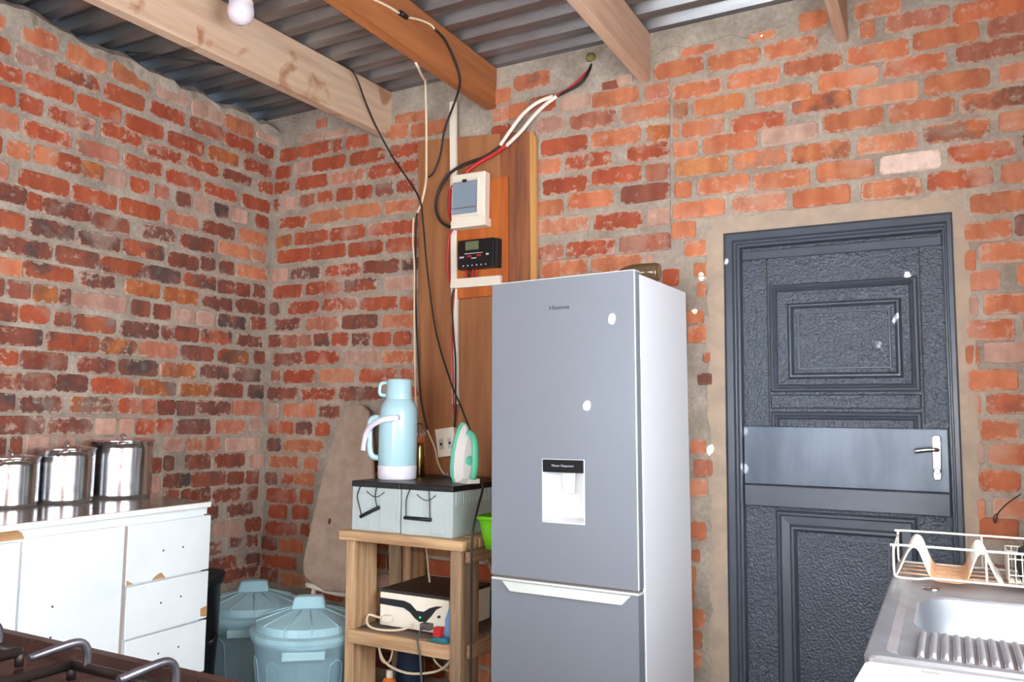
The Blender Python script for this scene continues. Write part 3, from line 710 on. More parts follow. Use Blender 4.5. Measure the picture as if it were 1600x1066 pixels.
# smooth lock plate and the strip below it
obj('lock_plate', MB().box(2.543, 3.258, YL - .024, YL - .012, 1.022, 1.246), mat('steel_lock_plate', srgb(92, 99, 110), 0.34, 0.4, col2=srgb(62, 69, 80), vscale=2.2, stretch=(1.6, 1, 0.5), lo=0.35, hi=0.6), d1, bevel=0.002)
obj('cover_strip', MB().box(2.543, 3.258, YL - .030, YL - .012, 0.938, 1.018), M_door_paint, d1, bevel=0.003)
hp = obj('handle_plate', MB().prism([(3.206, 1.072), (3.212, 1.064), (3.228, 1.064), (3.234, 1.072), (3.236, 1.215), (3.230, 1.224), (3.212, 1.224), (3.205, 1.215)], YL - .036, YL - .023), M_chrome, d1, bevel=0.004)
obj('lever', MB().tube([(3.222, YL - .035, 1.170), (3.222, YL - .062, 1.172), (3.214, YL - .072, 1.173), (3.185, YL - .073, 1.172), (3.150, YL - .070, 1.166)], 0.0085, 10), M_chrome, hp)
obj('key_barrel', MB().lathe([(0.011, 0), (0.012, 0.006), (0.008, 0.010)], n=16, M=Matrix.Translation((3.220, YL - .036, 1.098)) @ Matrix.Rotation(math.pi / 2, 4, 'X')), M_chrome, hp)

# ------------------------------------------------------------------ fridge (stands turned a few degrees, leaning slightly)
fr_loc = (1.769 + 0.022, -0.664 - 0.0015, 0.0)
fg = thing('fridge', fr_loc, 'tall silver two-door fridge freezer with a water dispenser', 'fridge', rotz=math.radians(-3.74), tilt=-0.0125)
FW, FD, FH = 0.570, 0.520, 1.765
def fobj(nm, mb, m, parent=None, **k): return obj(nm, mb, m, parent or fg, world=False, **k)
fobj('cabinet_body', MB().box(0.006, FW - 0.002, 0.062, FD, 0.03, FH - 0.004), M_fridge_side, bevel=0.006)
fobj('door_gasket', MB().box(0.014, FW - 0.010, 0.045, 0.064, 0.05, FH - 0.012), M_gasket)
# upper door with the dispenser opening cut out
ud = MB(); z0, z1 = 0.706, FH
dx0, dx1, dz0, dz1 = 0.212, 0.380, 0.904, 1.124
ud.box(0.0, dx0, 0.0, 0.046, z0, z1); ud.box(dx1, FW, 0.0, 0.046, z0, z1); ud.box(dx0, dx1, 0.0, 0.046, dz1, z1); ud.box(dx0, dx1, 0.0, 0.046, z0, dz0)
upper = fobj('upper_door', ud, M_fridge)
obj('door_edge_trim', MB().box(FW - 0.0005, FW + 0.002, -0.0005, 0.007, z0, z1), M_fridge_trim, upper, world=False)
obj('door_edge_trim', MB().box(0, FW + 0.002, -0.0005, 0.044, z1 - 0.0005, z1 + 0.002), M_fridge_trim, upper, world=False)
lower = fobj('lower_door', MB().box(0.0, FW, 0.0, 0.046, 0.05, 0.690), M_fridge)
obj('door_edge_trim', MB().box(0.0, FW + 0.002, -0.0005, 0.040, 0.690, 0.696), M_fridge_trim, lower, world=False)
obj('handle_lip', MB().prism([(0.050, 0.688), (FW - 0.022, 0.688), (FW - 0.056, 0.655), (0.084, 0.655)], -0.012, 0.0), M_fridge_trim, lower, bevel=0.003, world=False)
obj('door_seam', MB().box(0.004, FW - 0.004, 0.010, 0.046, 0.696, 0.706), M_gasket, lower, world=False)
# water dispenser: recess, black panel, paddle
disp = fobj('water_dispenser', MB().rects([(dx0, dx1, dz0, dz1, -0.002), (dx0 + .004, dx1 - .004, dz0 + .004, dz1 - .004, -0.003), (dx0 + .006, dx1 - .006, dz0 + .006, dz1 - .006, 0.002), (dx0 + .020, dx1 - .020, dz0 + .016, dz1 - .01, 0.044)]), M_dispenser)
obj('dispenser_panel', MB().box(dx0 + .004, dx1 - .003, -0.005, 0.030, 1.078, dz1 - .002), M_black, disp, bevel=0.002, world=False)
obj('paddle', MB().prism([(0.288, 1.078), (0.338, 1.078), (0.331, 1.008), (0.326, 1.004), (0.300, 1.004), (0.295, 1.008)], 0.006, 0.014), mat('clear_paddle', srgb(214, 222, 220), 0.2), disp, bevel=0.002, world=False)
FM = mw(fg)
text('dispenser_lettering', 'Water Dispenser', 0.011, FM @ Matrix.Translation((0.296, -0.0056, 1.101)) @ FACE_ROOM, M_text_light, disp, width=0.088)
text('brand_lettering', 'Hisense', 0.022, FM @ Matrix.Translation((0.284, -0.0008, 1.658)) @ FACE_ROOM, M_text_dark, upper, width=0.080)
for fx in (0.05, FW - 0.05):
    fobj('foot', MB().lathe([(0.02, 0), (0.02, 0.04)], (fx, 0.1, 0.0), 12), M_black)
    fobj('foot', MB().lathe([(0.02, 0), (0.02, 0.04)], (fx, FD - 0.06, 0.0), 12), M_black)
# brown bottle lying on top of the fridge
bt = thing('brown_bottle', (2.31, -0.42, 1.775), 'squat brown glass bottle lying on top of the fridge', 'bottle')
BM = Matrix.Translation((2.17, -0.425, 1.812)) @ Matrix.Rotation(math.radians(4), 4, 'Z') @ Matrix.Rotation(math.radians(90), 4, 'Y')
obj('bottle_body', MB().lathe([(0.010, -0.06), (0.012, 0.0), (0.030, 0.04), (0.036, 0.07), (0.036, 0.155), (0.030, 0.168), (0.018, 0.164)], n=20, M=BM), M_brown_glass, bt)
obj('bottle_cap', MB().lathe([(0.013, -0.08), (0.013, -0.055)], n=16, M=BM), M_black, bt)

# ------------------------------------------------------------------ white cupboard along the left wall
cb = thing('kitchen_cupboard', (0.34, -1.45, 0), 'chipped white base cupboard with three drawers under the steel pots', 'cupboard')
A = Vector((0.615, -0.945, 0)); Bv = Vector((0.665, -2.345, 0)); uu = (Bv - A).normalized(); nn = Vector((-uu.y, uu.x, 0))   # nn points to the room (+x)
if nn.x < 0: nn = -nn
CM = Matrix(((uu.x, nn.x, 0, A.x), (uu.y, nn.y, 0, A.y), (0, 0, 1, 0), (0, 0, 0, 1)))     # local: x along the front to the left, y out of the front, z up
def cbox(x0, x1, y0, y1, z0, z1): return MB().box(x0, x1, y0, y1, z0, z1, M=CM)
obj('carcass', cbox(0.0, 1.40, -0.54, 0.0, 0.06, 0.895), M_white_lam, cb)
obj('plinth', cbox(0.02, 1.40, -0.50, -0.04, 0.0, 0.06), M_dark, cb)
obj('top_rail', cbox(-0.012, 1.40, 0.0, 0.004, 0.872, 0.900), M_white_lam, cb)
def front(nm, x0, x1, z0, z1):
    return obj(nm, cbox(x0, x1, 0.001, 0.017, z0, z1), M_white_lam, cb, bevel=0.0015)
dA = front('drawer', -0.022, 0.362, 0.655, 0.866)
dB = front('drawer', -0.022, 0.355, 0.465, 0.648)
dC = front('drawer', -0.022, 0.350, 0.260, 0.458)
dD = front('drawer', -0.022, 0.350, 0.080, 0.253)
d2 = front('cupboard_door', 0.378, 0.750, 0.080, 0.868)
d3 = front('cupboard_door', 0.764, 1.140, 0.080, 0.862)
d4 = front('cupboard_door', 1.150, 1.395, 0.080, 0.862)
obj('divider_edge', cbox(0.362, 0.376, 0.0, 0.012, 0.09, 0.864), mat('taupe_edge', srgb(176, 160, 152), 0.7), cb)
def chip(parent, pts): obj('chipped_patch', MB().prism(pts, 0.0165, 0.0182, 'xz', M=CM), M_chip, parent)
chip(dA, [(0.190, 0.656), (0.250, 0.656), (0.244, 0.664), (0.226, 0.674), (0.210, 0.678)])
chip(dA, [(0.330, 0.656), (0.361, 0.656), (0.361, 0.674), (0.352, 0.668)])
chip(dB, [(-0.0215, 0.470), (0.010, 0.476), (0.012, 0.506), (-0.0215, 0.512)])
chip(dC, [(0.092, 0.262), (0.120, 0.262), (0.108, 0.284), (0.098, 0.290)])
obj('chipped_patch', MB().prism([(0.742, 0.868), (0.86, 0.868), (1.10, 0.868), (1.10, 0.898), (0.770, 0.899), (0.752, 0.888)], 0.003, 0.006, 'xz', M=CM), M_chip, cb)
def screw_holes(parent, pts):
    for k, (x, z) in enumerate(pts):
        obj('screw_hole', MB().prism([(x + 0.004 * math.cos(a * math.pi / 3), z + 0.004 * math.sin(a * math.pi / 3)) for a in range(6)], 0.0166, 0.0176, 'xz', M=CM), M_dark, parent)
screw_holes(dA, [(0.205, 0.758), (0.112, 0.758)]); screw_holes(dB, [(0.205, 0.566), (0.112, 0.572)]); screw_holes(dC, [(0.205, 0.382), (0.112, 0.384)])
screw_holes(d2, [(0.640, 0.638), (0.640, 0.54)])
wtop = thing('worktop', (0.34, -1.60, 0.9), 'long glossy grey worktop with a white front edge under the steel pots', 'worktop')
obj('worktop_slab', MB().prism([(0.628, -0.932), (0.018, -0.842), (0.018, -2.36), (0.682, -2.36)], 0.901, 0.920, 'xy'), M_counter, wtop, bevel=0.001)
obj('front_edging', MB().prism([(0.629, -0.930), (0.638, -0.931), (0.692, -2.36), (0.683, -2.36)], 0.9005, 0.9195, 'xy'), M_paint_white, wtop)

# ------------------------------------------------------------------ three stainless steel pots
def pot(c, r, h, label, ang):
    t = thing('stock_pot', (c[0], c[1], 0.920), label, 'pot', group='stainless steel pots on the worktop')
    z = 0.9203
    obj('pot_body', MB().lathe([(r * 0.94, 0), (r * 0.985, 0.006), (r, 0.012), (r, 0.014), (r, 0.03), (r, h * 0.86), (r, h * 0.885), (r, h * 0.90), (r * 1.005, h * 0.905), (r * 1.005, h - 0.004), (r * 1.045, h), (r * 1.045, h + 0.003), (r * 0.98, h + 0.003)], (c[0], c[1], z), 72, wob=0.0035), M_steel, t)
    lid = obj('pot_lid', MB().lathe([(r * 1.03, h + 0.003), (r * 1.03, h + 0.007), (r * 0.93, h + 0.008), (r * 0.55, h + 0.013), (r * 0.2, h + 0.016), (0.0001, h + 0.0165)], (c[0], c[1], z), 40, caps=False), M_steel, t)
    ca, sa = math.cos(ang), math.sin(ang)
    def P(a, b, zz): return (c[0] + a * ca - b * sa, c[1] + a * sa + b * ca, z + zz)
    obj('lid_handle', MB().tube([P(-0.042, 0, h + .012), P(-0.034, 0, h + .026), P(0, 0, h + .031), P(0.034, 0, h + .026), P(0.042, 0, h + .012)], 0.0045, 8), M_steel, lid)
    for sgn in (-1, 1):
        hz = h - 0.022
        hd = obj('side_handle', MB().tube([P(sgn * r * 0.99, -0.045, hz), P(sgn * (r + 0.022), -0.040, hz + .012), P(sgn * (r + 0.036), -0.015, hz + .018), P(sgn * (r + 0.036), 0.015, hz + .018), P(sgn * (r + 0.022), 0.040, hz + .012), P(sgn * r * 0.99, 0.045, hz)], 0.005, 8), M_steel, t)
    return t
pot((0.165, -0.995), 0.122, 0.232, 'largest steel stock pot, at the right end of the worktop', math.radians(-26))
pot((0.165, -1.245), 0.108, 0.205, 'middle-sized steel pot between two others on the worktop', math.radians(-24))
pot((0.165, -1.462), 0.100, 0.178, 'smallest steel pot, cut off by the left edge of the picture', math.radians(-22))

# ------------------------------------------------------------------ bins
def bin_(c, r, zl, label, ang):
    t = thing('dust_bin', (c[0], c[1], 0), label, 'bin', group='blue-grey lidded bins')
    n = 48
    obj('bin_body', MB().lathe([(r * 0.74, 0.0), (r * 0.77, 0.01), (r * 0.93, zl - 0.045), (r * 0.97, zl - 0.040), (r * 0.97, zl - 0.004)], (c[0], c[1], 0), n), M_bin, t)
    def P(rad, a, z): return (c[0] + rad * math.cos(a), c[1] + rad * math.sin(a), z)
    # raised arch-topped panels round the body
    for k in range(10):
        a0 = ang + k * 2 * math.pi / 10
        pts = []
        for da, zz in ((-.14, 0.03), (-.14, zl * .62), (-.10, zl * .70), (0, zl * .73), (.10, zl * .70), (.14, zl * .62), (.14, 0.03)):
            rad = r * (0.77 + 0.16 * zz / (zl - 0.045)) + 0.002
            pts.append(P(rad, a0 + da, zz))
        obj('panel_bead', MB().tube(pts, 0.0024, 6, sub=3), M_bin, t)
    lid = obj('bin_lid', MB().lathe([(r * 0.99, zl - 0.022), (r * 1.0, zl - 0.002), (r * 0.90, zl + 0.004), (r * 0.88, zl + 0.034), (r * 0.30, zl + 0.078), (0.0001, zl + 0.080)], (c[0], c[1], 0), 36, caps=False, smooth=False), M_bin_lid, t)
    for k in range(12):
        a = ang + 0.13 + k * 2 * math.pi / 12
        obj('lid_rib', MB().tube([P(r * 0.885, a, zl + 0.004), P(r * 0.885, a, zl + 0.036), P(r * 0.30, a, zl + 0.080)], 0.0034, 6, smooth_path=False), M_bin_lid, lid)
    ca, sa = math.cos(ang), math.sin(ang)
    KM = Matrix.Translation((c[0], c[1], zl + 0.074)) @ Matrix.Rotation(ang + math.pi / 2, 4, 'Z')
    obj('lid_knob', MB().prism([(-0.074, 0), (0.074, 0), (0.062, 0.048), (0.054, 0.056), (-0.054, 0.056), (-0.062, 0.048)], -0.026, 0.026, 'xz', M=KM), M_bin_lid, lid, bevel=0.008)
    for s_ in (0, math.pi):
        HM = Matrix.Rotation(0, 4, 'Z')
        HM = Matrix.Translation((c[0], c[1], 0)) @ Matrix.Rotation(ang + s_, 4, 'Z')
        hb = MB()
        hb.box(r * 0.92, r * 1.06, -0.085, 0.085, zl - 0.056, zl - 0.040, M=HM)
        hb.box(r * 1.03, r * 1.07, -0.085, 0.085, zl - 0.075, zl - 0.040, M=HM)
        obj('grip', hb, M_bin_lid, t, bevel=0.004)
    return t
bin_((0.300, -0.345), 0.240, 0.352, 'blue-grey lidded bin in the corner, next to the white cupboard', math.radians(-50))
bin_((0.785, -0.500), 0.244, 0.362, 'blue-grey lidded bin in front, beside the wooden stand', math.radians(-52))
bk = thing('black_bucket', (0.40, -0.76, 0), 'black bucket squeezed between cupboard and corner bin', 'bucket')
obj('bucket_body', MB().lathe([(0.10, 0), (0.118, 0.30), (0.122, 0.54), (0.134, 0.545), (0.134, 0.575), (0.122, 0.575)], (0.350, -0.76, 0), 32), M_black, bk)
obj('bucket_rim_lid', MB().lathe([(0.136, 0.570), (0.138, 0.585), (0.10, 0.592), (0.0001, 0.594)], (0.350, -0.76, 0), 32, caps=False), M_black_matt, bk)
obj('bucket_handle', MB().tube([(0.460, -0.79, 0.31), (0.490, -0.78, 0.315), (0.498, -0.76, 0.325), (0.490, -0.74, 0.335), (0.458, -0.72, 0.34)], 0.011, 8), M_black, bk)

# ------------------------------------------------------------------ ironing board leaning on the back wall
ib = thing('ironing_board', (0.70, -0.28, 0), 'taupe cloth-covered ironing board leaning upright against the brick wall', 'ironing board')
IA = Vector((0.655, -0.045, 1.325)); IB = Vector((0.690, -0.215, 0.445))
ax = (IB - IA); ln = ax.length; ax.normalize(); sx = Vector((1, 0, 0)); sx = (sx - ax * sx.dot(ax)).normalized(); nz = ax.cross(sx)
if nz.y > 0: nz = -nz
IM = Matrix(((sx.x, ax.x, nz.x, IA.x), (sx.y, ax.y, nz.y, IA.y), (sx.z, ax.z, nz.z, IA.z), (0, 0, 0, 1)))       # x across, y down the board, z to the room
half = [(0.0, 0.0), (0.035, 0.004), (0.070, 0.028), (0.095, 0.075), (0.130, 0.22), (0.168, 0.42), (0.196, 0.62), (0.212, 0.75), (0.212, 0.80), (0.196, 0.835), (0.15, 0.862), (0.06, ln), (0, ln)]
out = [(-w, t) for w, t in half] + [(w * 0.97, t) for w, t in reversed(half[1:-1])]
pad = MB(); n_ = len(out)
lay_ = []
for k, zz in ((0.985, -0.012), (1.0, -0.004), (1.0, 0.004), (0.965, 0.012), (0.88, 0.0135), (0.5, 0.014)):
    for (w, t) in out: lay_.append(IM @ Vector((w * k, (t - ln / 2) * (1 - (1 - k) * 0.35) + ln / 2, zz)))
fs = [tuple(range(n_)), tuple(5 * n_ + i for i in range(n_))]
for q in range(5):
    for i in range(n_):
        j = (i + 1) % n_
        fs.append((q * n_ + i, q * n_ + j, (q + 1) * n_ + j, (q + 1) * n_ + i))
pad.add(lay_, fs, False)
obj('padded_cover', pad, M_linen, ib)
def IP(x, y, z): return IM @ Vector((x, y, z))
obj('folded_leg', MB().tube([IP(-0.15, 0.50, -0.035), IP(-0.16, 0.86, -0.035), IP(-0.16, 1.0, -0.03), Vector((0.50, -0.235, 0.012))], 0.011, 8), M_white_plastic, ib)
obj('folded_leg', MB().tube([IP(0.12, 0.50, -0.035), IP(0.13, 0.86, -0.035), IP(0.13, 1.0, -0.03), Vector((0.84, -0.235, 0.012))], 0.011, 8), M_white_plastic, ib)
obj('cross_tube', MB().tube([IP(-0.19, 0.875, -0.016), IP(0.0, 0.905, -0.016), IP(0.16, 0.90, -0.016)], 0.012, 8), M_white_plastic, ib)
obj('scorch_mark', MB().prism([(0.0 + .009 * math.cos(a) - .075, .575 + .016 * math.sin(a)) for a in [i * math.pi / 5 for i in range(10)]], 0.0130, 0.0146, 'xy', M=IM), mat('dark_stain', srgb(84, 44, 44), 0.9), ib)

# ------------------------------------------------------------------ wooden stand
st = thing('wooden_stand', (1.31, -0.32, 0), 'rough wooden two-tier stand built from pallet timber beside the fridge', 'stand')
SX0, SX1 = 1.030, 1.600
def leg(x0, x1, y0, y1, m=M_pallet, lean=0.0): obj('leg', MB().add([(x0, y0, 0), (x1, y0, 0), (x1, y1, 0), (x0, y1, 0), (x0 + lean, y0, .757), (x1 + lean, y0, .757), (x1 + lean, y1, .757), (x0 + lean, y1, .757)], [(0, 1, 2, 3), (7, 6, 5, 4), (0, 4, 5, 1), (1, 5, 6, 2), (2, 6, 7, 3), (3, 7, 4, 0)]), m, st, bevel=0.003)
leg(1.052, 1.098, -0.575, -0.425, M_pallet, -0.012); leg(1.556, 1.604, -0.575, -0.435, M_grey_timber, -0.008)
leg(1.040, 1.085, -0.150, -0.030, M_pallet, -0.02); leg(1.556, 1.600, -0.150, -0.050, M_pallet, 0.0)
obj('back_slat', MB().prism([(0.925, 0.06), (0.985, 0.06), (0.955, 0.76), (0.880, 0.76)], -0.075, -0.052), M_grey_timber, st, bevel=0.002)
for k, (y0, y1) in enumerate(((-0.590, -0.478), (-0.468, -0.362), (-0.352, -0.250), (-0.240, -0.135), (-0.125, -0.050))):
    obj('deck_plank', MB().box(1.010 + 0.004 * (k % 2), 1.612 + 0.003 * ((k * 7) % 3), y0, y1, 0.758, 0.797), M_pallet_x, st, bevel=0.004)
obj('side_rail', MB().box(1.606, 1.632, -0.56, -0.05, 0.712, 0.757), M_pallet_y, st, bevel=0.003)
obj('shelf_rail', MB().box(1.075, 1.556, -0.592, -0.560, 0.352, 0.405), M_pallet_x, st, bevel=0.003)
obj('shelf_rail', MB().box(1.075, 1.556, -0.092, -0.062, 0.352, 0.395), M_pallet_x, st, bevel=0.003)
obj('shelf_board', MB().box(1.098, 1.556, -0.560, -0.060, 0.392, 0.408), mat('dark_plywood', srgb(122, 104, 92), 0.8, col2=srgb(98, 82, 72), vscale=9), st)
obj('side_rail', MB().box(1.606, 1.628, -0.54, -0.06, 0.350, 0.402), M_pallet_y, st, bevel=0.003)
obj('brace', MB().add([(1.606, -0.10, 0.44), (1.626, -0.10, 0.44), (1.606, -0.16, 0.44), (1.626, -0.16, 0.44), (1.606, -0.36, 0.71), (1.626, -0.36, 0.71), (1.606, -0.42, 0.71), (1.626, -0.42, 0.71)], [(0, 2, 3, 1), (4, 5, 7, 6), (0, 1, 5, 4), (2, 6, 7, 3), (0, 4, 6, 2), (1, 3, 7, 5)]), M_pallet_y, st)
obj('nail_stub', MB().lathe([(0.011, 0), (0.012, 0.02), (0.006, 0.024)], n=10, M=Matrix.Translation((1.035, -0.50, 0.735)) @ Matrix.Rotation(-math.pi / 2, 4, 'Y')), mat('rusty_bolt', srgb(96, 44, 36), 0.7), st)

# ------------------------------------------------------------------ batteries
def battery(x0, x1, label, ropes, grip):
    zb, zt_, yf, yb = 0.7975, 1.0, -0.552, -0.045
    t = thing('battery', ((x0 + x1) / 2, (yf + yb) / 2, zb), label, 'battery', group='deep-cycle batteries on the stand')
    obj('case', MB().box(x0, x1, yf, yb, zb, zt_ - 0.024), M_battery, t, bevel=0.004)
    obj('lid', MB().box(x0 - 0.003, x1 + 0.002, yf - 0.004, yb + 0.003, zt_ - 0.024, zt_), M_black, t, bevel=0.004)
    for k in range(2):
        obj('face_panel', MB().box(x0 + 0.030 + k * 0.115, x0 + 0.100 + k * 0.115, yf - 0.003, yf + 0.001, zb + 0.012, zt_ - 0.050), M_battery, t, bevel=0.0015)
    for k in range(26):
        y = yf + 0.022 + k * 0.0185
        for xx in ((x1 - 0.001, x1 + 0.003),):
            obj('side_rib', MB().box(xx[0], xx[1], y, y + 0.006, zt_ - 0.075, zt_ - 0.030), M_battery, t)
    obj('arc_mark', MB().tube([((x0 + x1) / 2 - 0.045 + 0.09 * i / 6, yf - 0.003, zt_ - 0.040 - 0.022 * math.sin(math.pi * i / 6)) for i in range(7)], 0.0018, 5), M_black_matt, t)
    h = obj('rope_grip', MB().tube(grip, 0.0078, 8, smooth_path=False), M_black, t)
    for p in ropes: obj('rope', MB().tube(p, 0.0022, 6), M_black_matt, h)
    obj('terminal', MB().lathe([(0.012, 0), (0.010, 0.018)], ((x0 + x1) / 2 + 0.06, -0.10, zt_), 10), mat('lead_terminal', srgb(150, 146, 142), 0.4, 0.8), t)
    return t
battery(1.046, 1.290, 'grey battery on the left, rope handle askew, under the flask',
        [[(1.093, -0.556, 0.984), (1.078, -0.560, 0.938), (1.098, -0.565, 0.887), (1.108, -0.566, 0.858)], [(1.176, -0.556, 0.988), (1.171, -0.560, 0.944), (1.183, -0.565, 0.906), (1.191, -0.566, 0.895)]], [(1.103, -0.566, 0.855), (1.196, -0.566, 0.899)])
battery(1.297, 1.541, 'grey battery on the right, rope handle hanging level, under the iron',
        [[(1.348, -0.556, 0.990), (1.328, -0.562, 0.939), (1.330, -0.566, 0.868)], [(1.431, -0.556, 0.990), (1.439, -0.562, 0.933), (1.445, -0.566, 0.868)]], [(1.324, -0.566, 0.866), (1.450, -0.566, 0.865)])

# ------------------------------------------------------------------ vacuum flask
fl = thing('vacuum_flask', (1.152, -0.385, 1.0), 'pale blue vacuum flask with white base and carrying handle on the batteries', 'flask')
fc = (1.152, -0.385, 1.0005)
obj('flask_body', MB().lathe([(0.0815, 0.058), (0.083, 0.062), (0.0825, 0.27), (0.080, 0.300), (0.072, 0.322), (0.060, 0.338), (0.056, 0.346)], fc, 40), M_thermos, fl)
obj('base_band', MB().lathe([(0.078, 0.0), (0.083, 0.006), (0.084, 0.056), (0.082, 0.060)], fc, 40), M_thermos_white, fl)
cup = obj('cup_cap', MB().lathe([(0.058, 0.340), (0.057, 0.350), (0.053, 0.424), (0.050, 0.430), (0.0001, 0.430)], fc, 36, caps=False), M_thermos, fl)
def FP(a, z): return (1.152 - a * 0.86, -0.385 - a * 0.50, 1.0 + z)       # away to the left of the flask as seen from the room
obj('cup_handle', MB().tube([FP(.050, .415), FP(.070, .414), FP(.083, .405), FP(.085, .375), FP(.078, .362), FP(.052, .360)], 0.006, 8, flat=1.3), M_thermos, cup)
obj('body_handle', MB().tube([FP(.076, .262), FP(.105, .262), FP(.122, .248), FP(.124, .20), FP(.120, .12), FP(.105, .095), FP(.078, .090)], 0.0085, 8, flat=1.5), M_thermos, fl)
obj('carrying_handle', MB().tube([(1.190, -0.466, 1.262), (1.150, -0.480, 1.256), (1.085, -0.475, 1.235), (1.035, -0.455, 1.195), (1.015, -0.445, 1.145), (1.012, -0.445, 1.12)], 0.0115, 8, flat=1.2), M_thermos_white, fl)
obj('handle_pivot', MB().lathe([(0.014, 0), (0.012, 0.012)], n=14, M=Matrix.Translation((1.196, -0.455, 1.262)) @ Matrix.Rotation(math.pi / 2, 4, 'X')), M_thermos_white, fl)

# small brass bottle with amber neck and clear cap, behind the flask
bb = thing('brass_bottle', (1.150, -0.20, 1.0), 'small brass bottle with amber neck and clear cap beside the flask', 'bottle')
bc = (1.147, -0.215, 1.0005)
obj('bottle_body', MB().lathe([(0.028, 0), (0.030, 0.004), (0.029, 0.10), (0.025, 0.135), (0.021, 0.150)], bc, 28), M_brass, bb)
obj('bottle_neck', MB().lathe([(0.022, 0.150), (0.023, 0.170), (0.018, 0.182)], bc, 24), M_amber, bb)
obj('bottle_cap', MB().lathe([(0.026, 0.180), (0.027, 0.195), (0.018, 0.214), (0.013, 0.222), (0.013, 0.240)], bc, 24), M_glass, bb)

# ------------------------------------------------------------------ clothes iron standing on its heel
ir = thing('clothes_iron', (1.500, -0.385, 1.0), 'mint green and white clothes iron standing on its heel on the right battery', 'iron', rotz=math.radians(62))
def tear(w, h, zb=0.0, z_off=0.0): return [(x * w, z_off + zb + z * h) for x, z in ((-0.80, 0), (0.80, 0), (0.97, 0.10), (1.0, 0.28), (0.92, 0.50), (0.72, 0.72), (0.42, 0.90), (0.12, 0.99), (-0.12, 0.99), (-0.42, 0.90), (-0.72, 0.72), (-0.92, 0.50), (-1.0, 0.28), (-0.97, 0.10))]
def iobj(nm, mb, m, parent=None): return obj(nm, mb, m, parent or ir, world=False)
# local frame: x across, -y from sole to handle, z up towards the tip
def shell(a, b, y0, y1):
    n = len(a); v = [(p[0], y0, p[1]) for p in a] + [(p[0], y1, p[1]) for p in b]
    f = [tuple(range(n)), tuple(range(2 * n - 1, n - 1, -1))] + [(i, i + n, (i + 1) % n + n, (i + 1) % n) for i in range(n)]
    return MB().add(v, f)
iobj('soleplate', shell(tear(.052, .246, 0.0006), tear(.053, .248, 0.0006), 0.046, 0.036), M_steel)
iobj('skirt', shell(tear(.054, .250, 0.0006), tear(.052, .244, 0.001), 0.036, 0.016), M_mint)
iobj('iron_body', shell(tear(.051, .240, 0.001), tear(.030, .178, 0.02), 0.016, -0.026), M_iron_white)
iobj('heel', MB().box(-0.030, 0.030, -0.058, 0.030, 0.0006, 0.020), M_iron_white)
hnd = iobj('handle', MB().tube([(0, -0.016, 0.205), (0, -0.040, 0.198), (0, -0.064, 0.170), (0, -0.070, 0.115), (0, -0.066, 0.060), (0, -0.052, 0.022)], 0.015, 12, flat=0.9), M_mint)
iobj('dial', MB().lathe([(0.020, 0), (0.019, 0.010), (0.0001, 0.012)], n=20, M=Matrix.Translation((0.0, -0.024, 0.092)) @ Matrix.Rotation(math.pi / 2, 4, 'X'), caps=False), M_mint)

# ------------------------------------------------------------------ wiring board on the wall
wbd = thing('backing_board', (1.30, -0.02, 0.62), 'large brown timber backing board fixed to the brick wall behind the fridge', 'board')
obj('plywood_panel', MB().prism([(0.972, 2.640), (1.440, 2.606), (1.475, 0.62), (1.028, 0.62)], -0.026, -0.011), M_plywood, wbd, bevel=0.001)
obj('plank', MB().prism([(1.441, 2.604), (1.598, 2.592), (1.628, 0.62), (1.476, 0.62)], -0.030, -0.011), M_plank_red, wbd, bevel=0.002)
obj('edge_strip', MB().prism([(1.599, 2.592), (1.618, 2.584), (1.632, 2.55), (1.660, 0.62), (1.629, 0.62)], -0.034, -0.011), M_plank_edge, wbd, bevel=0.002)
ob = obj('mounting_board', MB().prism([(1.214, 2.386), (1.494, 2.388), (1.502, 1.832), (1.232, 1.826)], -0.046, -0.031), M_orange_board, bevel=0.002, label='small orange-stained board carrying the breaker box and charge controller', cat='board')

tr = thing('cable_trunking', (1.20, -0.04, 1.33), 'white plastic cable trunking running up the brown board to the beam', 'trunking')
obj('trunking_run', MB().prism([(1.166, 2.800), (1.200, 2.800), (1.246, 1.330), (1.212, 1.330)], -0.049, -0.0305), M_white_plastic, tr, bevel=0.002)
obj('trunking_branch', MB().box(1.206, 1.476, -0.072, -0.0495, 1.874, 1.918), M_white_plastic, tr, bevel=0.002)

br = thing('breaker_box', (1.31, -0.07, 2.15), 'white plastic circuit breaker box with tinted window on the orange board', 'breaker box')
obj('box_body', MB().box(1.222, 1.404, -0.100, -0.0495, 2.190, 2.412), M_white_plastic, br, bevel=0.006)
obj('box_rim', MB().rects([(1.226, 1.376, 2.200, 2.384, -0.100), (1.230, 1.372, 2.204, 2.380, -0.110), (1.236, 1.366, 2.212, 2.372, -0.110), (1.238, 1.364, 2.214, 2.370, -0.103)], cap=False), M_white_plastic, br)
obj('breaker_switch', MB().box(1.272, 1.290, -0.106, -0.1005, 2.296, 2.345), M_black, br)
obj('breaker_switch', MB().box(1.296, 1.314, -0.106, -0.1005, 2.296, 2.345), M_black, br)
wn = obj('tinted_window', MB().box(1.234, 1.368, -0.114, -0.1075, 2.216, 2.368), M_window_tint, br, bevel=0.002)
obj('window_latch', MB().box(1.290, 1.312, -0.117, -0.1125, 2.364, 2.378), M_black, wn)
obj('hinge_line', MB().box(1.234, 1.368, -0.1155, -0.1135, 2.240, 2.245), M_grey_cable, wn)
obj('bottom_cover', MB().box(1.224, 1.412, -0.106, -0.0495, 2.152, 2.192), M_white_plastic, br, bevel=0.003)

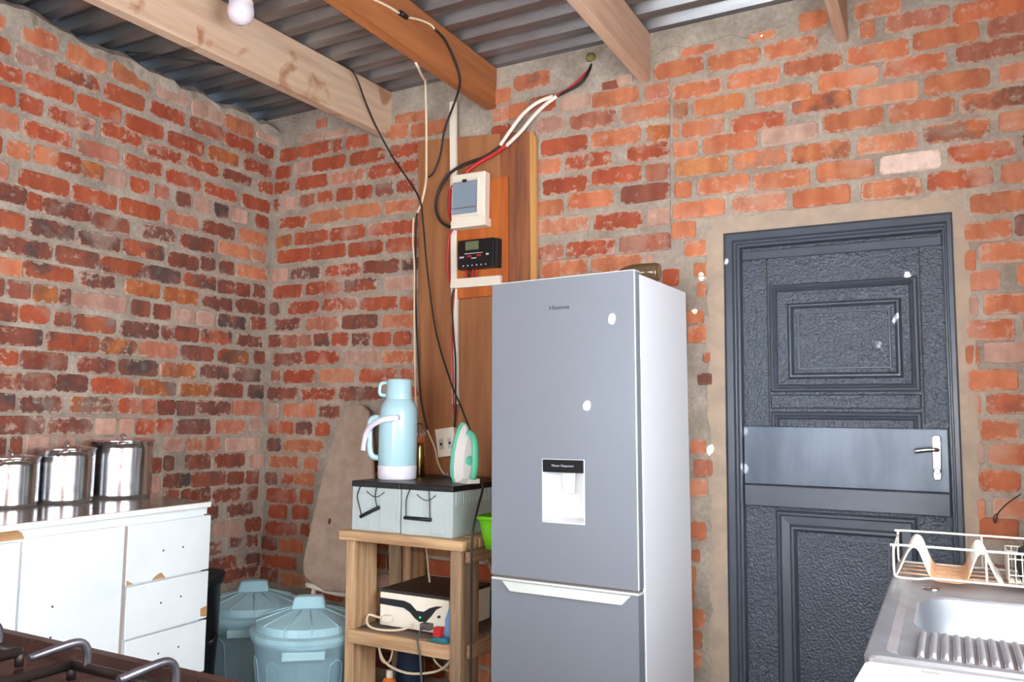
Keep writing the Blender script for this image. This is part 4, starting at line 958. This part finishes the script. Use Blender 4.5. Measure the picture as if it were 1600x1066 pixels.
cc = thing('charge_controller', (1.355, -0.07, 1.95), 'black solar charge controller with small display and buttons', 'controller')
obj('controller_case', MB().box(1.256, 1.450, -0.092, -0.0465, 1.956, 2.094), M_black, cc, bevel=0.005)
obj('heat_sink', MB().box(1.450, 1.468, -0.084, -0.0465, 1.956, 2.090), M_black_matt, cc, bevel=0.002)
obj('display', MB().box(1.300, 1.370, -0.0945, -0.0915, 2.044, 2.084), M_lcd, cc)
for x in (1.308, 1.360): obj('button', MB().box(x, x + 0.024, -0.0955, -0.0915, 2.010, 2.019), M_red, cc, bevel=0.002)
for x0, x1, z0, z1 in ((1.295, 1.390, 2.026, 2.029), (1.268, 1.292, 2.008, 2.016), (1.332, 1.358, 2.002, 2.007), (1.410, 1.424, 2.014, 2.022)):
    obj('printed_mark', MB().box(x0, x1, -0.0930, -0.0915, z0, z1), M_text_light, cc)
for k in range(6): obj('printed_mark', MB().box(1.286 + k * 0.024, 1.292 + k * 0.024, -0.0930, -0.0915, 1.968, 1.974), M_text_light, cc)
for k, m_ in enumerate((M_red_cable, M_black_cable, M_red_cable, M_red_cable)):
    obj('lead', MB().tube([(1.292 + k * .018, -0.070, 1.958), (1.292 + k * .018, -0.074, 1.94), (1.290 + k * .016, -0.068, 1.919)], 0.0042, 6), m_, cc)

SM = Matrix.Translation((1.196, -0.052, 1.152)) @ Matrix.Rotation(math.radians(-9), 4, 'Y') @ Matrix.Rotation(math.radians(8), 4, 'Z')
sk = thing('wall_socket', (1.20, -0.05, 1.09), 'white surface-mounted double wall socket hanging crooked above the batteries', 'socket')
obj('socket_box', MB().box(-0.046, 0.046, -0.018, 0.020, -0.064, 0.064, M=SM), M_white_plastic, sk, bevel=0.004)
obj('socket_plate', MB().box(-0.048, 0.048, -0.024, -0.018, -0.066, 0.066, M=SM), M_white_plastic, sk, bevel=0.003)
for x in (-0.024, 0.020):
    obj('socket_inset', MB().box(x - 0.010, x + 0.010, -0.0252, -0.0238, -0.030, 0.018, M=SM), mat('pale_grey_inset', srgb(196, 190, 180), 0.5), sk)
    obj('pin_hole', MB().box(x - 0.005, x + 0.005, -0.0262, -0.0250, -0.012, 0.000, M=SM), M_black, sk)

# ------------------------------------------------------------------ cables
def cable(nm, paths, r, label, n=8):
    """paths: (part name, points, material, radius factor)"""
    if len(paths) == 1:
        return obj(nm, MB().tube(paths[0][1], r * paths[0][3], n), paths[0][2], label=label, cat='cable')
    t = thing(nm, paths[0][1][-1], label, 'cable')
    for pn, p, m_, k in paths: obj(pn, MB().tube(p, r * k, n), m_, t)
    return t
cable('power_cable', [('cream_sheath', [(1.412, -1.9, 2.86), (1.408, -1.30, 2.80), (1.408, -1.06, 2.815), (1.408, -0.88, 2.842), (1.408, -0.795, 2.850)], M_cream_cable, 1),
                      ('connector', [(1.412, -0.80, 2.850), (1.412, -0.755, 2.852)], M_black, 2.4),
                      ('cream_sheath', [(1.408, -0.76, 2.852), (1.408, -0.66, 2.885), (1.408, -0.58, 2.900), (1.410, -0.55, 2.893)], M_cream_cable, 1),
                      ('black_sheath', [(1.410, -0.555, 2.895), (1.415, -0.47, 2.873), (1.416, -0.38, 2.800), (1.405, -0.335, 2.745), (1.34, -0.26, 2.715), (1.215, -0.10, 2.735), (1.155, -0.07, 2.651), (1.129, -0.065, 2.527), (1.093, -0.065, 2.452), (1.064, -0.065, 2.432)], M_black_cable, 1.1)],
      0.0048, 'cream and black cable along the orange beam, dropping behind the white trunking')
cable('power_cable', [('cream_sheath', [(1.352, -0.60, 2.738), (1.270, -0.42, 2.752), (1.185, -0.29, 2.845), (1.131, -0.2, 2.781), (1.07, -0.1, 2.667), (1.058, -0.075, 2.486), (1.057, -0.075, 2.406), (1.036, -0.075, 2.313), (1.010, -0.075, 2.258)], M_cream_cable, 1.15),
                      ('black_sheath', [(1.010, -0.072, 2.262), (0.990, -0.055, 2.205), (0.996, -0.055, 1.893), (1.015, -0.055, 1.611), (1.04, -0.055, 1.364), (1.081, -0.055, 1.207)], M_black_cable, 1.0),
                      ('cream_sheath', [(1.081, -0.055, 1.207), (1.126, -0.055, 1.124), (1.161, -0.08, 1.061), (1.200, -0.09, 1.010), (1.24, -0.10, 1.006), (1.27, -0.14, 1.006)], M_cream_cable, 0.9),
                      ('plug', [(1.27, -0.14, 1.014), (1.305, -0.15, 1.014)], M_grey_cable, 3.0)],
      0.0048, 'cream cable hanging from the orange beam, turning black beside the board')
cable('flask_side_cable', [('cream_sheath', [(0.992, -0.080, 2.235), (0.990, -0.078, 2.113), (1.001, -0.075, 1.986), (1.007, -0.075, 1.735), (1.018, -0.075, 1.487), (1.05, -0.10, 1.262), (1.050, -0.06, 1.05), (1.045, -0.040, 1.00), (1.06, -0.0375, 0.90), (1.09, -0.0375, 0.76), (1.117, -0.10, 0.69), (1.162, -0.15, 0.625), (1.274, -0.30, 0.564)], M_cream_cable, 1)],
      0.0042, 'thin cream cable running straight down behind the flask to the inverter')
cable('power_cable', [('black_sheath', [(0.780, -0.40, 2.935), (0.795, -0.33, 2.915), (0.808, -0.30, 2.868), (0.800, -0.24, 2.806), (0.793, -0.14, 2.712), (0.857, -0.075, 2.556), (1.017, -0.082, 2.344), (1.040, -0.07, 2.22), (1.068, -0.065, 1.981), (1.127, -0.065, 1.668), (1.24, -0.10, 1.422), (1.355, -0.20, 1.317), (1.475, -0.335, 1.235), (1.505, -0.37, 1.212)], M_black_cable, 1)],
      0.0046, 'black cable from the cream beam slanting down the board to the iron')
cable('solar_cable', [('red_wire', [(1.896, 0.0, 2.871), (1.855, -0.02, 2.787), (1.783, -0.03, 2.749), (1.729, -0.035, 2.729)], M_red_cable, 0.55),
                      ('red_wire', [(1.890, 0.0, 2.850), (1.815, -0.02, 2.778), (1.767, -0.03, 2.749), (1.710, -0.035, 2.722)], M_red_cable, 0.55),
                      ('black_wire', [(1.893, 0.0, 2.862), (1.873, -0.02, 2.800), (1.838, -0.03, 2.764), (1.742, -0.03, 2.734)], M_black_cable, 0.9),
                      ('white_sleeve', [(1.736, -0.035, 2.730), (1.676, -0.035, 2.698), (1.618, -0.04, 2.650), (1.560, -0.045, 2.590), (1.486, -0.050, 2.530)], M_white_cable, 1.15),
                      ('white_sleeve', [(1.720, -0.04, 2.732), (1.640, -0.045, 2.712), (1.572, -0.050, 2.668), (1.512, -0.05, 2.606), (1.456, -0.055, 2.536)], M_white_cable, 1.15),
                      ('red_wire', [(1.488, -0.050, 2.535), (1.422, -0.052, 2.500), (1.323, -0.062, 2.456), (1.268, -0.075, 2.408)], M_red_cable, 1.25),
                      ('black_wire', [(1.462, -0.055, 2.530), (1.375, -0.055, 2.492), (1.264, -0.062, 2.468), (1.175, -0.062, 2.429), (1.122, -0.062, 2.353), (1.109, -0.062, 2.276), (1.136, -0.062, 2.210), (1.180, -0.062, 2.177), (1.226, -0.065, 2.166)], M_black_cable, 0.95)],
      0.0078, 'pair of white-sleeved cables slanting from the roof to the breaker box')
cable('battery_lead', [('red_wire', [(1.236, -0.108, 2.356), (1.204, -0.085, 2.335), (1.194, -0.075, 2.279), (1.197, -0.075, 2.232), (1.219, -0.08, 2.189), (1.234, -0.09, 2.176)], M_red_cable, 1.5),
                       ('red_wire', [(1.205, -0.056, 2.168), (1.183, -0.056, 2.123), (1.177, -0.056, 2.036), (1.179, -0.056, 1.959), (1.194, -0.056, 1.911), (1.210, -0.058, 1.898)], M_red_cable, 1.0),
                       ('red_wire', [(1.216, -0.052, 1.872), (1.208, -0.052, 1.70), (1.216, -0.052, 1.50), (1.222, -0.052, 1.34), (1.228, -0.05, 1.27)], M_red_cable, 0.7),
                       ('black_wire', [(1.217, -0.055, 1.874), (1.206, -0.055, 1.82), (1.217, -0.055, 1.666), (1.231, -0.055, 1.545), (1.234, -0.055, 1.424), (1.236, -0.055, 1.30), (1.226, -0.045, 1.222)], M_black_cable, 0.8)],
      0.0055, 'red and black leads beside the white trunking, below the breaker box')
cable('roof_cable', [('black_sheath', [(0.015, -0.98, 2.905), (0.10, -0.92, 2.900), (0.28, -0.78, 2.885), (0.46, -0.62, 2.880), (0.62, -0.50, 2.890), (0.735, -0.43, 2.905)], M_black_cable, 1)], 0.0042, 'thin black cable under the roof between left wall and cream beam')
cable('floor_cable', [('black_sheath', [(1.511, -0.30, 1.006), (1.60, -0.42, 0.99), (1.642, -0.53, 0.92), (1.650, -0.585, 0.80), (1.655, -0.590, 0.56), (1.660, -0.595, 0.30), (1.665, -0.595, 0.03)], M_black_cable, 1)], 0.0046, 'black cable hanging down the right side of the wooden stand')
obj('sealant_lump', MB().lathe([(0.0001, -0.012), (0.020, -0.008), (0.026, 0.004), (0.018, 0.022), (0.0001, 0.028)], (1.893, -0.008, 2.885), 14, caps=False), mat('olive_sealant', srgb(120, 112, 62), 0.8, bump=0.5), label='olive sealant lump where the solar cables come through', cat='sealant')

# ------------------------------------------------------------------ inverter on the shelf
iv = thing('inverter', (1.33, -0.34, 0.409), 'white solar inverter with black lid and green light on the shelf', 'inverter')
obj('inverter_case', MB().box(1.166, 1.500, -0.502, -0.170, 0.416, 0.548), M_inverter, iv, bevel=0.003)
obj('inverter_lid', MB().box(1.164, 1.502, -0.500, -0.168, 0.548, 0.562), M_inverter_top, iv, bevel=0.003)
sw = [(295, .525), (450, .525), (490, .517), (530, .493), (575, .493), (610, .510), (650, .520), (690, .523), (650, .507), (620, .478), (590, .455), (550, .451), (520, .463), (490, .483), (450, .497), (295, .500)]
swo = obj('black_swoosh', MB().prism([(1.166 + (x - 295) / 430 * .334, z) for x, z in sw], -0.5045, -0.5015), M_black, iv)
obj('status_light', MB().lathe([(0.004, 0), (0.003, 0.002)], n=12, M=Matrix.Translation((1.367, -0.5045, 0.469)) @ Matrix.Rotation(math.pi / 2, 4, 'X')), M_led, swo)
obj('switch_knob', MB().lathe([(0.006, 0), (0.005, 0.008)], n=12, M=Matrix.Translation((1.457, -0.502, 0.482)) @ Matrix.Rotation(math.pi / 2, 4, 'X')), M_black, iv)
for x in (1.19, 1.47):
    for y in (-0.47, -0.20): obj('foot', MB().box(x - .012, x + .012, y - .012, y + .012, 0.4085, 0.417), M_black, iv)
obj('plug_block', MB().box(1.196, 1.236, -0.530, -0.5025, 0.436, 0.462), M_white_plastic, iv, bevel=0.004)
obj('plug_block', MB().box(1.385, 1.432, -0.535, -0.5025, 0.430, 0.455), mat('grey_plug', srgb(92, 84, 78), 0.5), iv, bevel=0.004)
cable('inverter_cable', [('cream_sheath', [(1.345, -0.52, 0.442), (1.311, -0.545, 0.424), (1.241, -0.555, 0.4135), (1.17, -0.555, 0.414), (1.135, -0.545, 0.43), (1.128, -0.525, 0.455), (1.16, -0.512, 0.448), (1.20, -0.512, 0.446)], M_cream_cable, 1)], 0.0048, 'cream cable looped in front of the inverter on the shelf')
cable('inverter_cable', [('grey_sheath', [(1.405, -0.535, 0.442), (1.415, -0.580, 0.430), (1.425, -0.602, 0.405), (1.440, -0.604, 0.34), (1.450, -0.604, 0.20), (1.450, -0.604, 0.02)], M_grey_cable, 1)], 0.0042, 'grey cable dropping from the inverter over the shelf edge')
cable('slack_cable', [('cream_sheath', [(1.114, -0.45, 0.385), (1.125, -0.45, 0.32), (1.160, -0.45, 0.252), (1.27, -0.45, 0.225), (1.40, -0.45, 0.248), (1.45, -0.42, 0.28), (1.50, -0.40, 0.36), (1.51, -0.40, 0.388)], M_cream_cable, 1)], 0.0052, 'wide cream cable loop sagging below the shelf')
cable('slack_cable', [('cream_sheath', [(1.104, -0.42, 0.388), (1.106, -0.42, 0.30), (1.120, -0.42, 0.248), (1.150, -0.42, 0.240), (1.172, -0.42, 0.275), (1.182, -0.42, 0.388)], M_cream_cable, 1)], 0.0042, 'short cream cable loop below the left end of the shelf')
cable('slack_cable', [('cream_sheath', [(1.315, -0.36, 0.388), (1.321, -0.36, 0.335), (1.345, -0.36, 0.265), (1.40, -0.36, 0.235), (1.46, -0.35, 0.24), (1.52, -0.34, 0.30), (1.53, -0.34, 0.388)], M_cream_cable, 1)], 0.0042, 'cream cable loop below the shelf near the right leg')
rd = thing('plastic_gadget', (1.51, -0.575, 0.409), 'small red and teal plastic gadget on the shelf edge', 'gadget')
obj('gadget_base', MB().prism([(1.466, .4085), (1.545, .4085), (1.545, .420), (1.535, .428), (1.490, .426), (1.466, .414)], -0.590, -0.556), M_teal, rd, bevel=0.002)
obj('gadget_body', MB().prism([(1.480, .427), (1.514, .427), (1.520, .466), (1.484, .464)], -0.586, -0.560), M_red, rd, bevel=0.003)
obj('plastic_sheet', MB().prism([(1.508, .409), (1.546, .409), (1.548, .54), (1.526, .530), (1.512, .49)], -0.550, -0.512), M_bluebag, bevel=0.006, label='folded pale blue plastic sheet standing beside the inverter', cat='plastic sheet')
nb = thing('blue_bag', (1.06, -0.25, 0), 'dark navy bag hanging under the shelf behind the bottle', 'bag')
obj('bag_body', MB().lathe([(0.045, 0.0), (0.060, 0.03), (0.064, 0.14), (0.052, 0.26), (0.028, 0.335), (0.0001, 0.345)], (1.145, -0.245, 0), 20, caps=False), M_navy, nb)
ot = thing('labelled_bottle', (1.135, -0.40, 0), 'white capped bottle with orange label under the shelf', 'bottle')
obj('bottle_body', MB().lathe([(0.030, 0), (0.034, 0.006), (0.034, 0.145), (0.026, 0.165), (0.014, 0.175)], (1.145, -0.395, 0.0), 20), M_orange, ot)
obj('bottle_label', MB().lathe([(0.0346, 0.03), (0.0346, 0.135)], (1.145, -0.395, 0.0), 20, caps=False), M_white_plastic, ot)
obj('bottle_cap', MB().lathe([(0.015, 0.172), (0.015, 0.20), (0.011, 0.205)], (1.145, -0.395, 0.0), 16), M_white_plastic, ot)
obj('blue_pouch', MB().prism([(1.478, .409), (1.545, .409), (1.548, .50), (1.535, .53), (1.490, .527), (1.480, .49)], -0.162, -0.118), M_teal, bevel=0.01, label='dark teal pouch behind the inverter beside the back leg', cat='pouch')

# lime green tub wedged between stand and fridge
gt = thing('green_tub', (1.68, -0.36, 0.757), 'lime green plastic tub wedged between stand and fridge', 'tub')
def rr(cx, cy, hx, hy, rad, z, n=5):
    P = []
    for sx_, sy_, a0 in ((1, 1, 0), (-1, 1, 90), (-1, -1, 180), (1, -1, 270)):
        for k in range(n):
            a = math.radians(a0 + 90 * k / (n - 1))
            P.append((cx + sx_ * (hx - rad) + rad * math.cos(a), cy + sy_ * (hy - rad) + rad * math.sin(a), z))
    return P
def loops(L_, cap=True, smooth=True, cap0=False):
    mb = MB(); n = len(L_[0]); v = [p for l in L_ for p in l]; f = []
    for k in range(len(L_) - 1):
        for i in range(n):
            j = (i + 1) % n; f.append((k * n + i, k * n + j, (k + 1) * n + j, (k + 1) * n + i))
    mb.add(v, f, smooth)
    if cap: mb.f.append(tuple((len(L_) - 1) * n + i for i in range(n))); mb.sm.append(False)
    if cap0: mb.f.append(tuple(range(n))); mb.sm.append(False)
    return mb
obj('tub_body', loops([rr(1.690, -0.37, .048, .12, .03, .759), rr(1.690, -0.37, .066, .15, .03, .884), rr(1.690, -0.37, .064, .148, .03, .884), rr(1.690, -0.37, .046, .118, .03, .764)], cap0=True), M_green, gt)
obj('tub_rim', loops([rr(1.690, -0.37, .066, .15, .03, .872), rr(1.690, -0.37, .074, .158, .034, .876), rr(1.690, -0.37, .074, .158, .034, .888), rr(1.690, -0.37, .064, .148, .03, .888)], cap=False), M_green, gt)

# ------------------------------------------------------------------ sink unit under the window
sc_ = thing('sink_cupboard', (3.42, -1.38, 0), 'white base cupboard under the steel sink', 'cupboard')
for nm, a in (('side_panel', (3.160, 3.690, -1.860, -1.844, 0.06, 0.878)), ('side_panel', (3.160, 3.690, -0.906, -0.890, 0.06, 0.878)), ('bottom_panel', (3.160, 3.690, -1.844, -0.906, 0.06, 0.078)), ('back_panel', (3.680, 3.690, -1.844, -0.906, 0.078, 0.878))):
    obj(nm, MB().box(*a), M_white_lam, sc_)
obj('plinth', MB().box(3.20, 3.690, -1.86, -0.89, 0, 0.06), M_dark, sc_)
for k in range(2): obj('cupboard_door', MB().box(3.142, 3.158, -1.855 + k * 0.485, -1.380 + k * 0.485, 0.08, 0.870), M_white_lam, sc_, bevel=0.002)
sk2 = thing('steel_sink', (3.38, -1.38, 0.88), 'stainless steel sink with fluted drainer under the dish rack', 'sink')
cx, cy = 3.385, -1.378; bx, by = 3.372, -1.452
obj('sink_top', loops([rr(cx, cy, .256, .492, .012, .880), rr(cx, cy, .258, .494, .014, .902), rr(cx, cy, .254, .490, .016, .907), rr(cx, cy, .228, .468, .03, .906), rr(cx, cy, .214, .456, .04, .898), rr(bx, by, .184, .178, .075, .897), rr(bx, by, .180, .174, .075, .893)], cap=False, smooth=False), M_steel_sink, sk2)
obj('sink_bowl', loops([rr(bx, by, .180, .174, .075, .893), rr(bx, by, .176, .170, .072, .86), rr(bx, by, .166, .160, .07, .775), rr(bx, by, .150, .144, .06, .752), rr(bx, by, .10, .10, .05, .748)]), M_bowl, sk2)
for k in range(22):
    x = 3.206 + k * 0.0172
    obj('drainer_flute', MB().tube([(x, -1.648, .8985), (x, -1.67, .901), (x, -1.80, .903), (x, -1.825, .899)], 0.0058, 8, smooth_path=False, flat=1.0), M_steel_sink, sk2)
obj('overflow_disc', MB().lathe([(0.020, 0), (0.019, 0.003), (0.0001, 0.004)], (3.212, -1.20, .8982), 20, caps=False), M_chrome, sk2)
wt = thing('painted_worktop', (3.40, -2.3, 0.88), 'white painted worktop in the near right corner, chipped at its edge', 'worktop')
obj('worktop_slab', MB().prism([(3.130, -1.893), (3.690, -1.878), (3.690, -2.75), (3.085, -2.75)], 0.868, 0.904, 'xy'), M_paint_white, wt, bevel=0.008)
for x, y, r in ((3.222, -1.915, .012), (3.30, -1.925, .004), (3.19, -1.955, .004), (3.36, -1.93, .004)):
    obj('chipped_spot', MB().prism([(x + r * (1.5 if i % 2 else 1.1) * math.cos(i * .785), y + r * .5 * math.sin(i * .785)) for i in range(8)], 0.9035, 0.9048, 'xy'), mat('grey_chip', srgb(120, 112, 104), 0.8), wt)
nb2 = thing('base_cupboard', (3.42, -2.3, 0), 'white base cupboard carrying the painted worktop at the near right', 'cupboard')
obj('carcass', MB().box(3.15, 3.690, -2.74, -1.875, 0.06, 0.8675), M_white_lam, nb2)
obj('plinth', MB().box(3.19, 3.690, -2.74, -1.875, 0, 0.06), M_dark, nb2)
obj('cupboard_door', MB().box(3.132, 3.1485, -2.735, -1.885, 0.08, 0.860), M_white_lam, nb2, bevel=0.002)

# ------------------------------------------------------------------ dish rack
rk = thing('dish_rack', (3.38, -1.04, 0.907), 'white wire dish rack, rusted at the bottom, at the back of the sink', 'dish rack')
ry0, ry1 = -1.160, -0.925
def wire(nm, pts, r=0.0026, closed=False, parent=None, sub=3): return obj(nm, MB().tube(pts, r, 6, sub=sub, closed=closed), M_wire, parent or rk)
fz, bz = 0.984, 0.990
wire('frame_wire', [(3.660, ry0, fz - .002), (3.40, ry0, fz), (3.150, ry0, fz), (3.138, ry0, fz - .004), (3.135, ry0, fz - .014), (3.135, ry0, .924), (3.137, ry0, .914), (3.146, ry0, .910), (3.185, ry0, .910), (3.208, ry0, .914), (3.235, ry0, .914), (3.45, ry0, .914), (3.660, ry0, .914)], 0.0030)
wire('frame_wire', [(3.660, ry1, bz - .002), (3.40, ry1, bz), (3.148, ry1, bz), (3.136, ry1, bz - .004), (3.133, ry1, bz - .014), (3.133, ry1, .924), (3.136, ry1, .914), (3.160, ry1, .911), (3.45, ry1, .911), (3.660, ry1, .911)], 0.0030)
wire('end_wire', [(3.135, ry0, fz - .012), (3.134, -1.05, fz - .009), (3.133, ry1, bz - .012)])
wire('end_wire', [(3.660, ry0, .914), (3.662, -1.05, .914), (3.660, ry1, .911)])
wire('end_wire', [(3.660, ry0, fz - .002), (3.662, -1.05, fz), (3.660, ry1, bz - .002)])
wire('upright_wire', [(3.322, ry0 - .003, .912), (3.322, ry0 - .003, .95), (3.322, ry0 - .003, fz + .002)])
wire('upright_wire', [(3.322, ry1, .912), (3.322, ry1, .95), (3.322, ry1, bz)])
wave = [(3.140, .914), (3.150, .936), (3.162, .964), (3.172, .979), (3.181, .981), (3.190, .972), (3.202, .938), (3.211, .918), (3.222, .910), (3.245, .909), (3.270, .909), (3.284, .916), (3.294, .944), (3.304, .970), (3.313, .978), (3.322, .972), (3.334, .944), (3.346, .918), (3.356, .912)]
wv = MB().tube([(x, 0, z) for x, z in wave], 0.0022, 6, sub=2)
me0 = None
for k in range(15):
    o = obj('plate_wire', wv, M_wire, rk, world=False) if me0 is None else bpy.data.objects.new('plate_wire', me0)
    if me0 is None:
        me0 = o.data
        for v in me0.vertices: v.co -= Vector((3.38, 0, 0.907))
        ca = me0.color_attributes.new('Col', 'FLOAT_COLOR', 'POINT')
        for i, v in enumerate(me0.vertices):
            t = 1.0 if (3.208 < v.co.x + 3.38 < 3.292 and v.co.z + 0.907 < 0.945) else 0.0
            ca.data[i].color = (t, t, t, 1)
    else: C.objects.link(o); o.parent = rk
    o.location = (0, -1.157 + k * 0.0164 + 1.04, 0)
for y in (-1.10, -1.04, -0.98):
    w_ = wire('base_wire', [(3.136, y, .912), (3.30, y, .907 + .0026), (3.46, y, .9095), (3.660, y, .912)])
    ca = w_.data.color_attributes.new('Col', 'FLOAT_COLOR', 'POINT')
    for i, v in enumerate(w_.data.vertices): ca.data[i].color = (0.8, 0.8, 0.8, 1)
bk2 = MB(); bx0, bx1, by0, by1, bz0, bz1 = 3.366, 3.520, -1.150, -1.020, .917, .982
for k in range(13):
    x = bx0 + (bx1 - bx0) * k / 12
    bk2.tube([(x, by0, bz1), (x, by0, bz0), (x, by1, bz0), (x, by1, bz1)], 0.0013, 5, smooth_path=False)
for k in range(1, 10):
    y = by0 + (by1 - by0) * k / 10
    bk2.tube([(bx0, y, bz1), (bx0, y, bz0), (bx1, y, bz0), (bx1, y, bz1)], 0.0013, 5, smooth_path=False)
for z in (bz1, bz1 - .012, .935): bk2.tube([(bx0, by0, z), (bx1, by0, z), (bx1, by1, z), (bx0, by1, z)], 0.0017, 5, smooth_path=False, closed=True)
obj('cutlery_basket', bk2, M_wire, rk)
bs = thing('black_scourer', (3.435, -1.07, 0.92), 'black scouring pad lying in the cutlery basket of the dish rack', 'scourer')
obj('pad', loops([rr(3.44, -1.08, .050, .035, .02, .920), rr(3.44, -1.08, .055, .040, .02, .945), rr(3.442, -1.08, .052, .036, .02, .985), rr(3.444, -1.08, .040, .026, .015, .994)], cap0=True), mat('black_scourer', srgb(38, 36, 40), 0.95, bump=0.8, bscale=160), bs)
obj('wall_hook', MB().tube([(3.47, -0.004, 1.030), (3.445, -0.018, 1.012), (3.421, -0.022, 0.991), (3.399, -0.022, 0.962), (3.394, -0.022, 0.938), (3.388, -0.022, 0.930), (3.386, -0.022, 0.950), (3.396, -0.022, 0.962)], 0.0018, 6), M_black_matt, label='bent black wire hook on the brick wall above the dish rack', cat='hook')

# ------------------------------------------------------------------ gas stove in the foreground
sv = thing('gas_stove', (2.03, -2.75, 0), 'brown enamelled gas stove in the lower left foreground', 'stove', rotz=0.0)
obj('stove_body', MB().box(1.64, 2.425, -3.040, -2.450, 0.05, 0.862), M_enamel, sv, bevel=0.006)
obj('stove_plinth', MB().box(1.68, 2.40, -3.02, -2.48, 0.0, 0.05), M_dark, sv)
hc = (2.030, -2.742)
obj('hob_top', loops([rr(*hc, .402, .312, .02, .860), rr(*hc, .404, .314, .022, .893), rr(*hc, .400, .310, .024, .900), rr(*hc, .384, .294, .024, .900), rr(*hc, .372, .282, .03, .884), rr(*hc, .30, .22, .03, .880)], smooth=False), M_enamel, sv)
for k, (x, y, r) in enumerate(((1.84, -2.62, .052), (2.235, -2.66, .044), (1.84, -2.90, .044), (2.235, -2.92, .052))):
    bn = obj('burner', MB().lathe([(r * 1.3, .881), (r * 1.25, .890), (r * 1.0, .893), (r * 1.0, .906), (r * .9, .911), (0.0001, .913)], (x, y, 0), 28, caps=False), M_cast, sv)
def grate(x0, x1, y0, y1):
    zb = 0.905
    g = MB()
    for a, b in (((x0, y0), (x1, y0)), ((x1, y0), (x1, y1)), ((x1, y1), (x0, y1)), ((x0, y1), (x0, y0)), ((x0, (y0 + y1) / 2), (x1, (y0 + y1) / 2))):
        g.tube([(a[0], a[1], zb), (b[0], b[1], zb)], 0.0075, 6, smooth_path=False)
    for sx_, sy_ in ((1, 1), (1, -1), (-1, 1), (-1, -1)):       # inner arms towards each burner
        xc, yc = (x0 + x1) / 2, (y0 + y1) / 2 + sy_ * (y1 - y0) / 4
        g.tube([(xc + sx_ * (x1 - x0) / 2, yc, zb), (xc + sx_ * 0.045, yc, zb + 0.004)], 0.0062, 6, smooth_path=False)
    go = obj('pan_support', g, M_cast, sv)
    for x, y in ((x0, y0), (x1, y0), (x1, y1), (x0, y1)): obj('foot', MB().tube([(x, y, zb), (x, y, .8835)], 0.007, 6, smooth_path=False), M_cast, go)
    xs = [x0 + (x1 - x0) * t for t in (0.13, 0.82)]
    for x in xs:
        for ya, sg in ((y1, -1), (y0, 1)):
            obj('prong', MB().tube([(x, ya, zb), (x, ya, zb + .020), (x, ya + sg * .006, zb + .034), (x, ya + sg * .020, zb + .040), (x, ya + sg * .055, zb + .038), (x - 0.002, ya + sg * .085, zb + .034)], 0.0058, 8), M_prong, go)
grate(2.118, 2.384, -3.010, -2.512)
grate(1.690, 1.992, -3.010, -2.512)

# ------------------------------------------------------------------ light bulb on the cream beam
lb = thing('light_bulb', (0.90, -1.15, 2.86), 'round white light bulb hanging beside the cream beam', 'light bulb')
lc = (0.905, -1.135, 2.765)
obj('bulb_globe', MB().lathe([(0.0001, 0.0), (0.022, 0.004), (0.040, 0.018), (0.049, 0.040), (0.050, 0.058), (0.046, 0.078)], lc, 32, caps=False), M_bulb, lb)
obj('bulb_collar', MB().lathe([(0.046, 0.078), (0.044, 0.095), (0.030, 0.115), (0.024, 0.125)], lc, 32), M_white_plastic, lb)
obj('lamp_holder', MB().lathe([(0.024, 0.120), (0.024, 0.150), (0.040, 0.155), (0.042, 0.172), (0.0001, 0.172)], lc, 24, caps=False), M_white_plastic, lb)
